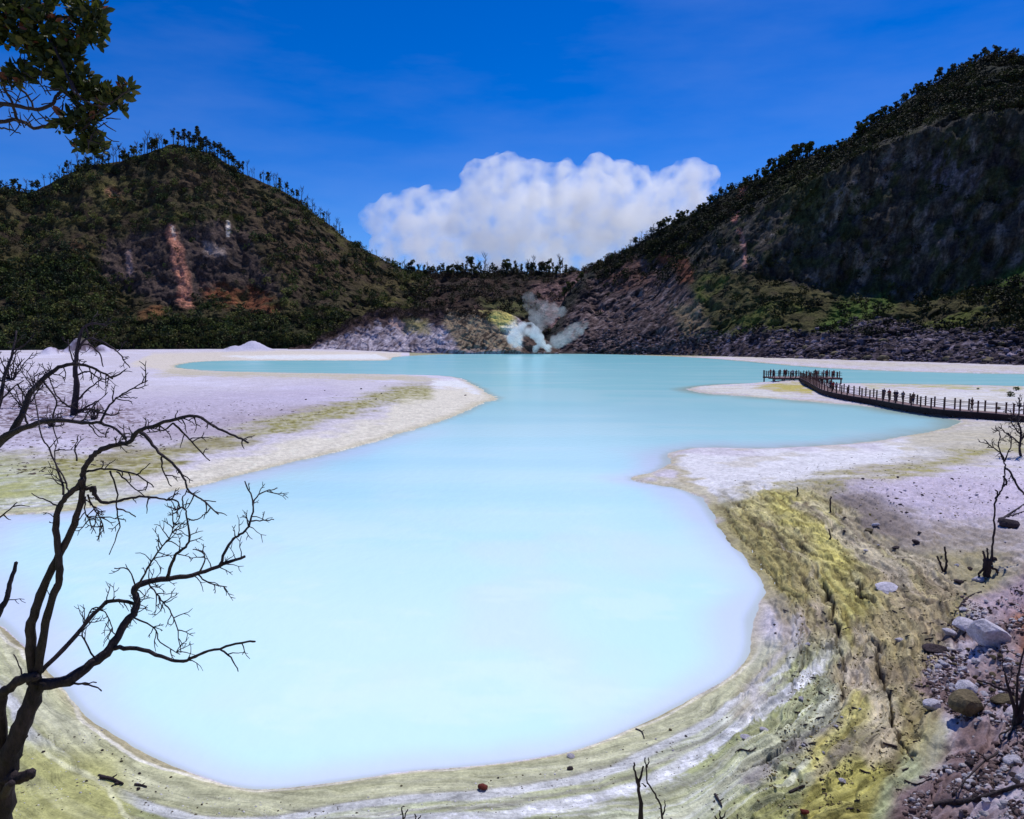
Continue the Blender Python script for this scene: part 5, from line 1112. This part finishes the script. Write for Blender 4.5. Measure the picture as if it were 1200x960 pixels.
def strip(name, A_, B_, z0, z1, mat, parent, org):
    n = len(A_); V = []
    for a_, b_ in zip(A_, B_): V += [(a_[0], a_[1], a_[2]+z1), (b_[0], b_[1], b_[2]+z1), (b_[0], b_[1], b_[2]+z0), (a_[0], a_[1], a_[2]+z0)]
    Fs = []
    for i in range(n-1):
        for j in range(4): Fs.append((i*4+j, i*4+(j+1) % 4, (i+1)*4+(j+1) % 4, (i+1)*4+j))
    Fs += [(3, 2, 1, 0), tuple((n-1)*4+j for j in range(4))]
    mb = MB(); mb.add(V, Fs); return mb.build(name, mat, parent, origin=org)
strip('deck', WL, WR, -.08, 0, M['plank'], walk, wo)
Ni = np.c_[Nn, np.zeros(len(Nn))]
strip('side_beam', WL-Ni*.06, WL+Ni*.06, -.75, -.084, M['beam'], walk, wo); strip('side_beam', WR-Ni*.06, WR+Ni*.06, -.55, -.084, M['beam'], walk, wo)  # real beams, made deep and dark to include the shadow below the deck
seg = np.r_[0, np.cumsum(np.linalg.norm(np.diff(WL, axis=0), axis=1))]
def along(s, off):
    p = np.array([np.interp(s, seg, WL[:, k]) for k in range(3)]); n = np.array([np.interp(s, seg, Nn[:, k]) for k in range(2)]); p[:2] += n*off; return p
nposts = 0
for off in (.08, WD-.08):
    s = 1.0
    while s < seg[-1]-.4:
        p = along(s, off); mb = MB(); hh = random.uniform(1.25, 1.42); mb.box((p[0], p[1], p[2]+hh/2-.3), (.15, .15, hh+.6), random.uniform(0, .5)); mb.box((p[0], p[1], p[2]+hh+.02), (.19, .19, .05)); mb.build('post', M['wood'], walk, origin=wo); nposts += 1
        s += 2.15
    for hz_ in (.55, 1.05):
        ss_ = np.arange(.8, seg[-1]-.3, 1.2); mb = MB(); mb.tube([along(q, off)+[0, 0, hz_] for q in ss_], [.035]*len(ss_), 5); mb.build('rail', M['wood'], walk, origin=wo)
for s in np.arange(2, seg[-1], 4.4):
    for off in (.35, WD-.35):
        p = along(s, off); g_ = min(gz(p[0], p[1]), 0)-.4; mb = MB(); mb.tube([(p[0], p[1], g_), (p[0], p[1], p[2]-.1)], [.16, .14], 7); mb.build('pile', M['wood'], walk, origin=wo)
print('walk posts', nposts)
FL = gr(898, 441.6, 1.8); FR = gr(985, 443.0, 1.8); PXL, PXR, PY0, PY1 = FL[0], FR[0]+.6, 172.6, 180.5
plat = empty('viewing_platform', ((PXL+PXR)/2, (PY0+PY1)/2, 1.8)); tag(plat, 'wooden viewing platform on piles at the end of the walkway', 'platform'); po = np.array(plat.location)
mb = MB(); mb.box(((PXL+PXR)/2, (PY0+PY1)/2, 1.76), (PXR-PXL, PY1-PY0, .08)); mb.build('deck', M['plank'], plat, origin=po)
for y_ in (PY0+.06, (PY0+PY1)/2, PY1-.06):
    mb = MB(); mb.box(((PXL+PXR)/2, y_, 1.55), (PXR-PXL, .14, .33)); mb.build('beam', M['wood'], plat, origin=po)
per_ = []
gap = (WL[-1][0]-.3, WR[-1][0]+.5)
for x in np.arange(PXL+.1, PXR, 1.18):
    if not gap[0] < x < gap[1]: per_.append((x, PY0+.1))
    per_.append((x, PY1-.1))
for y in np.arange(PY0+1.4, PY1-.6, 1.4): per_ += [(PXL+.1, y), (PXR-.1, y)]
for x, y in per_:
    hh = random.uniform(1.25, 1.45); mb = MB(); mb.box((x, y, 1.8+hh/2), (.15, .15, hh)); mb.box((x, y, 1.82+hh), (.19, .19, .05)); mb.build('post', M['wood'], plat, origin=po)
for hz_ in (.55, 1.05):
    mb = MB()
    for a_, b_ in (((PXL+.1, PY0+.1), (gap[0], PY0+.1)), ((gap[1], PY0+.1), (PXR-.1, PY0+.1)), ((PXL+.1, PY1-.1), (PXR-.1, PY1-.1)), ((PXL+.1, PY0+.1), (PXL+.1, PY1-.1)), ((PXR-.1, PY0+.1), (PXR-.1, PY1-.1))):
        mb.tube([(*a_, 1.8+hz_), (*b_, 1.8+hz_)], [.035, .035], 5)
    mb.build('rail', M['wood'], plat, origin=po)
for x in np.linspace(PXL+.2, PXR-.2, 8):
    for y in (PY0+.3, PY1-.3):
        mb = MB(); mb.tube([(x, y, -.6), (x, y, 1.7)], [.18, .15], 7); mb.build('pile', M['wood'], plat, origin=po)
mb = MB(); mb.tube([(PXL+3.6, PY0+.3, .35), (PXR-.2, PY0+.3, .35)], [.09, .09], 6); mb.build('brace', M['wood'], plat, origin=po)
# ------------------------------------------------------------------ visitors
def skin(name, verts, edges, radii, mat, parent, root=0, lv=1):
    me = bpy.data.meshes.new(name); me.from_pydata(verts, edges, []); o = bpy.data.objects.new(name, me); COL.objects.link(o)
    md = o.modifiers.new('s', 'SKIN'); sv = me.skin_vertices[0].data
    for i, r in enumerate(radii): sv[i].radius = (r, r) if np.isscalar(r) else r; sv[i].use_root = (i == root)
    o.modifiers.new('u', 'SUBSURF').levels = lv
    dg = bpy.context.evaluated_depsgraph_get(); m2 = bpy.data.meshes.new_from_object(o.evaluated_get(dg)); m2.name = name; m2.materials.clear(); m2.materials.append(mat)
    m2.polygons.foreach_set('use_smooth', [True]*len(m2.polygons)); bpy.data.objects.remove(o); bpy.data.meshes.remove(me)
    q = bpy.data.objects.new(name, m2); COL.objects.link(q); q.parent = parent; return q
def flat(name, c): return surf_mat(name, attr=False, color=srgb(*c), layers=(), bump=(), rough=.85)
SK = flat('skin', (150, 104, 80)); HR = flat('hair', (26, 20, 20))
def person(pose, shirt, pants, rz, loc, label, group):
    r = empty('person', loc); r.rotation_euler = (0, 0, rz); tag(r, label, 'person', group)
    st = {'stand': (.04, -.04, 0, 0), 'walk': (.28, -.26, .22, -.2), 'lean': (.02, -.06, .4, .4)}[pose]
    ln = .12 if pose == 'lean' else .02
    J = [(0, 0, .94), (0, ln*.3, 1.12), (0, ln*.7, 1.32), (0, ln, 1.45), (0, ln+.01, 1.54), (0, ln+.03, 1.64), (0, ln+.03, 1.70),
         (.19, ln, 1.40), (.24, st[2]*.4+ln*.5, 1.15), (.22, st[2]+ln*.5, .94 if pose != 'lean' else 1.08), (.22, st[2]+.03, .86 if pose != 'lean' else 1.06),
         (-.19, ln, 1.40), (-.24, st[3]*.4+ln*.5, 1.15), (-.22, st[3]+ln*.5, .94 if pose != 'lean' else 1.08), (-.22, st[3]+.03, .86 if pose != 'lean' else 1.06),
         (.09, 0, .86), (.10, st[0]*.55+.02, .48), (.10, st[0], .09), (.10, st[0]+.13, .04), (-.09, 0, .86), (-.10, st[1]*.55+.02, .48), (-.10, st[1], .09), (-.10, st[1]+.13, .04)]
    E = [(0, 1), (1, 2), (2, 3), (3, 4), (4, 5), (5, 6), (3, 7), (7, 8), (8, 9), (9, 10), (3, 11), (11, 12), (12, 13), (13, 14), (0, 15), (15, 16), (16, 17), (17, 18), (0, 19), (19, 20), (20, 21), (21, 22)]
    R_ = [.12, .11, .13, .09, .05, .085, .08, .06, .045, .035, .03, .06, .045, .035, .03, .09, .06, .04, .035, .09, .06, .04, .035]
    key = pose
    if key not in PB:
        PB[key] = [skin('body', J, E, R_, SK, r).data]
        sh = [0, 1, 2, 3, 7, 8, 11, 12]; mp_ = {v: i for i, v in enumerate(sh)}
        PB[key].append(skin('shirt', [J[i] for i in sh], [(mp_[a], mp_[b]) for a, b in E if a in mp_ and b in mp_], [R_[i]*1.22+.012 for i in sh], SK, r).data)
        tr_ = [0, 15, 16, 17, 19, 20, 21]; mp_ = {v: i for i, v in enumerate(tr_)}
        PB[key].append(skin('trousers', [J[i] for i in tr_], [(mp_[a], mp_[b]) for a, b in E if a in mp_ and b in mp_], [R_[i]*1.2+.015 for i in tr_], SK, r).data)
        PB[key].append(skin('hair', [(0, ln-.01, 1.66), (0, ln+.0, 1.74)], [(0, 1)], [.10, .085], HR, r).data)
        for c_ in list(r.children): bpy.data.objects.remove(c_)
    for nm, me, mt in zip(('body', 'shirt', 'trousers', 'hair'), PB[key], (SK, shirt, pants, HR)):
        k2 = (key, nm, mt.name)
        if k2 not in PM: m3 = me.copy(); m3.materials.clear(); m3.materials.append(mt); PM[k2] = m3
        o = bpy.data.objects.new(nm, PM[k2]); COL.objects.link(o); o.parent = r
    return r
PB = {}; PM = {}
cloth = {n: flat(n, c_) for n, c_ in (('black_cloth', (34, 32, 38)), ('navy_cloth', (40, 46, 74)), ('maroon_cloth', (104, 44, 48)), ('grey_cloth', (104, 100, 108)), ('brown_cloth', (84, 62, 54)), ('white_cloth', (170, 166, 170)), ('red_cloth', (150, 40, 40)))}
def pick(): return cloth[random.choice(list(cloth))]
for x, nm in ((900+3, 0), (906.5, 0), (914, 0), (919.5, 0), (921.5, 0), (927, 0), (929, 0), (933, 0), (955.5, 0), (957.5, 0), (965, 0), (968, 0), (977, 0), (979, 0)):
    y = random.choice([PY0+.6, PY1-.7, PY0+2.5]); xx = (x-600)/900*y
    person(random.choice(['stand', 'lean', 'stand']), pick(), cloth['black_cloth'], random.choice([0, 3.1, 1.6]), (min(max(xx, PXL+.4), PXR-.4), y, 1.8), 'visitor in dark clothes standing at the rail of the viewing platform', 'visitors on the viewing platform')
def pos_on_walk(px, off):
    best = min(np.arange(.5, seg[-1]-.5, .25), key=lambda q: abs(proj(*along(q, off))[0]-px)); return along(best, off)
for x in (945, 949, 963, 973, 976, 980):
    person('walk', pick(), cloth['black_cloth'], random.choice([0, 3.1]), pos_on_walk(x, random.uniform(.7, 1.6)), 'visitor walking where the walkway bends towards the platform', 'visitors at the bend of the walkway')
for x in (1036, 1042, 1048, 1051, 1058, 1070):
    person('walk', pick(), cloth['navy_cloth'], random.choice([.2, 3.0]), pos_on_walk(x, random.uniform(.6, 1.6)), 'visitor walking in the group halfway along the walkway', 'visitors halfway along the walkway')
person('walk', cloth['brown_cloth'], cloth['brown_cloth'], .3, pos_on_walk(1138, 1.2), 'lone visitor in brown walking nearest to the camera on the walkway', None)
# shrubs on the right sand behind the walkway
for (x, y, w_, lab) in ((1184, 465, 9, 'low dark green shrub on the white sand at the right edge'), (1191, 458, 7, 'upright yellow-green shrub behind the low dark shrub at right'), (1146, 456.5, 3, 'tiny dark shrub on the far side of the white sand'), (1170, 480, 5, 'small dark shrub showing through the walkway railing')):
    P = on_ground(x, y); r = w_/2*P[1]/900; sh = empty('shrub', P); tag(sh, lab, 'shrub')
    V, Fq, Cc = leaf_cards(np.array([(0, 0, r*.8), (r*.5, 0, r*.6), (-r*.5, 0, r*.7)]), np.array([[r*.7, r*.7, r*.7]]*3), 50, r*.3, GREENS[[0, 1, 3]]*1.3, rng)
    mesh_np('foliage', V, Fq, M['crown'], parent=sh, colors=Cc, smooth=False); mb = MB(); [mb.tube([(0, 0, -.1), (q*r*.5, 0, r)], [.04, .02], 5) for q in (-1, 0, 1)]; mb.build('stem', M['bark'], sh)
print('small things', round(time.time()-T0, 1))
# ------------------------------------------------------------------ cloud and steam (real volumes)
def vapour(name, puffs, Y, voxel, amp, mat, label, seed=0):
    pts = [(at(p[0], p[1], Y+(p[3] if len(p) > 3 else 0)), p[2]*Y/900) for p in puffs]
    org = np.mean([p[0] for p in pts], 0); rm = float(np.median([p[1] for p in pts]))
    bm = bmesh.new()
    for c_, rr_ in pts: bmesh.ops.create_icosphere(bm, subdivisions=3, radius=rr_, matrix=Matrix.Translation([float(v) for v in c_-org]))
    me = bpy.data.meshes.new(name); bm.to_mesh(me); bm.free(); o = bpy.data.objects.new(name, me); COL.objects.link(o)
    def remesh(o):
        md = o.modifiers.new('r', 'REMESH'); md.mode = 'VOXEL'; md.voxel_size = voxel
        m2 = bpy.data.meshes.new_from_object(o.evaluated_get(bpy.context.evaluated_depsgraph_get())); o.modifiers.clear(); o.data = m2
    remesh(o)
    for sc_, a_ in ((1.1, .55), (.42, .34), (.16, .13)):
        m2 = o.data; n_ = len(m2.vertices); v = np.empty(n_*3, np.float32); m2.vertices.foreach_get('co', v); v = v.reshape(-1, 3)
        nn = np.empty(n_*3, np.float32); m2.vertex_normals.foreach_get('vector', nn); nn = nn.reshape(-1, 3)
        q = v/(rm*sc_); d = 1-2*np.abs(fbm3(q[:, 0], q[:, 1], q[:, 2], 3, seed+int(sc_*100)))-.55
        v = v+nn*(d*a_*rm*amp)[:, None]; m2.vertices.foreach_set('co', v.astype(np.float32).ravel()); m2.update()
    remesh(o)
    o.name = name; o.data.name = name; o.data.materials.clear(); o.data.materials.append(mat); o.location = [float(q) for q in org]
    print(name, len(o.data.vertices))
    return tag(o, label, name.split('_')[0])
def vol_mat(name, dens, col, aniso=.2, ns=1.0, lo=.35, hi=.6):
    m_ = bpy.data.materials.new(name); m_.use_nodes = True; t_ = m_.node_tree; t_.nodes.remove(t_.nodes['Principled BSDF'])
    pv = t_.nodes.new('ShaderNodeVolumePrincipled'); pv.inputs['Color'].default_value = (*col, 1); pv.inputs['Anisotropy'].default_value = aniso
    tc_ = t_.nodes.new('ShaderNodeTexCoord'); n_ = t_.nodes.new('ShaderNodeTexNoise'); n_.inputs['Scale'].default_value = ns; n_.inputs['Detail'].default_value = 4
    mr = t_.nodes.new('ShaderNodeMapRange'); mr.inputs['From Min'].default_value = lo; mr.inputs['From Max'].default_value = hi; mr.inputs['To Max'].default_value = dens
    t_.links.new(tc_.outputs['Object'], n_.inputs['Vector']); t_.links.new(n_.outputs['Fac'], mr.inputs['Value']); t_.links.new(mr.outputs[0], pv.inputs['Density'])
    t_.links.new(pv.outputs[0], t_.nodes['Material Output'].inputs['Volume']); return m_
cp_ = [(438, 248, 14), (456, 246, 18), (485, 244, 20), (505, 236, 20), (522, 234, 14), (478, 275, 36), (520, 278, 42), (562, 212, 24), (588, 206, 26), (616, 214, 26), (560, 240, 32), (600, 245, 44, 60), (640, 235, 38), (662, 214, 24), (698, 208, 24), (738, 214, 26), (690, 250, 48, -60), (735, 250, 45), (775, 222, 24), (808, 212, 24), (826, 214, 18),
       (795, 238, 34, 40), (765, 270, 36), (640, 285, 44), (580, 292, 40), (700, 290, 36), (455, 292, 22), (432, 262, 14)]
vapour('cloud', cp_, 3600, 10, .55, vol_mat('cloud_vapour', .013, (1, 1, 1), .3, .011, .38, .64), 'billowing white cumulus cloud above the central ridge', 5)
vapour('steam_plume', [(600, 398, 6), (606, 391, 8), (613, 386, 8), (621, 386, 8), (627, 390, 8), (631, 396, 6), (635, 403, 5), (642, 408, 5), (628, 409, 4), (605, 401, 6)], 594, .5, .7, vol_mat('steam_vapour', .34, (1, 1, 1), .1, .15, .36, .64), 'dense white steam pouring from the yellow sulphur vent', 6)
vapour('steam_plume', [(633, 382, 7), (629, 371, 10), (624, 359, 10), (636, 362, 10), (648, 364, 9), (642, 374, 8), (620, 350, 7), (658, 366, 6)], 594, .5, .8, vol_mat('thin_steam', .055, (1, 1, 1), .1, .11, .38, .72), 'thin steam cloud drifting up the brown slope', 7)
vapour('steam_plume', [(642, 406, 6), (652, 401, 8), (661, 395, 9), (669, 390, 9), (677, 385, 8), (684, 381, 6)], 590, .5, .8, vol_mat('slanting_steam', .075, (1, 1, 1), .1, .11, .36, .70), 'slanting streak of steam right of the vent', 8)

# ------------------------------------------------------------------ light, sky, camera
SE, SA = math.radians(60), math.radians(32)           # sun ahead and to the right
W = bpy.data.worlds.new('World'); S.world = W; W.use_nodes = True; nt = W.node_tree; L = nt.links
bg = nt.nodes['Background']; sky = nd(nt, 'ShaderNodeTexSky', sky_type='NISHITA'); sky.sun_disc = False
sky.sun_elevation = SE; sky.sun_rotation = SA; sky.altitude = 2200; sky.air_density = 1.0; sky.dust_density = .1; sky.ozone_density = 6.0
hs = nd(nt, 'ShaderNodeHueSaturation'); hs.inputs['Saturation'].default_value = 1.36; hs.inputs['Hue'].default_value = .517; hs.inputs['Value'].default_value = 1.12
L.new(sky.outputs[0], hs.inputs['Color']); tcw = nd(nt, 'ShaderNodeTexCoord'); mpw = nd(nt, 'ShaderNodeMapping'); mpw.inputs['Scale'].default_value = (1.5, 1.5, 6); L.new(tcw.outputs['Generated'], mpw.inputs[0])
nw_ = nd(nt, 'ShaderNodeTexNoise'); nw_.inputs['Scale'].default_value = 1.6; nw_.inputs['Detail'].default_value = 7; nw_.inputs['Roughness'].default_value = .55; L.new(mpw.outputs[0], nw_.inputs['Vector'])
mrw = nd(nt, 'ShaderNodeMapRange'); mrw.inputs['From Min'].default_value = .42; mrw.inputs['From Max'].default_value = .72; mrw.inputs['To Max'].default_value = .09; L.new(nw_.outputs['Fac'], mrw.inputs['Value'])
mxw = nd(nt, 'ShaderNodeMixRGB'); mxw.inputs['Color2'].default_value = (5.5, 6.2, 8.5, 1); L.new(mrw.outputs[0], mxw.inputs['Fac']); L.new(hs.outputs[0], mxw.inputs['Color1']); L.new(mxw.outputs[0], bg.inputs['Color']); bg.inputs['Strength'].default_value = .11
sl = bpy.data.lights.new('sun', 'SUN'); sl.energy = 3.5; sl.angle = math.radians(.5); sl.color = (1, .97, .92)
so = bpy.data.objects.new('sun', sl); COL.objects.link(so)
sd = Vector((math.cos(SE)*math.sin(SA), math.cos(SE)*math.cos(SA), math.sin(SE)))
so.rotation_euler = sd.to_track_quat('Z', 'Y').to_euler(); so.location = (0, 0, 60)
cam = bpy.data.cameras.new('camera'); co = bpy.data.objects.new('camera', cam); COL.objects.link(co)
cam.sensor_width = 36; cam.lens = 27; cam.clip_start = .1; cam.clip_end = 20000
co.location = (0, 0, H); co.rotation_euler = (math.pi/2-PITCH, 0, 0); S.camera = co
S.render.engine = 'CYCLES'; S.cycles.use_denoising = True
S.cycles.max_bounces = 14; S.cycles.diffuse_bounces = 3; S.cycles.glossy_bounces = 2; S.cycles.transparent_max_bounces = 8; S.cycles.volume_bounces = 12
S.view_settings.view_transform = 'Standard'; S.view_settings.look = 'None'; S.view_settings.exposure = 0; S.view_settings.gamma = 1
print('done', round(time.time()-T0, 1))
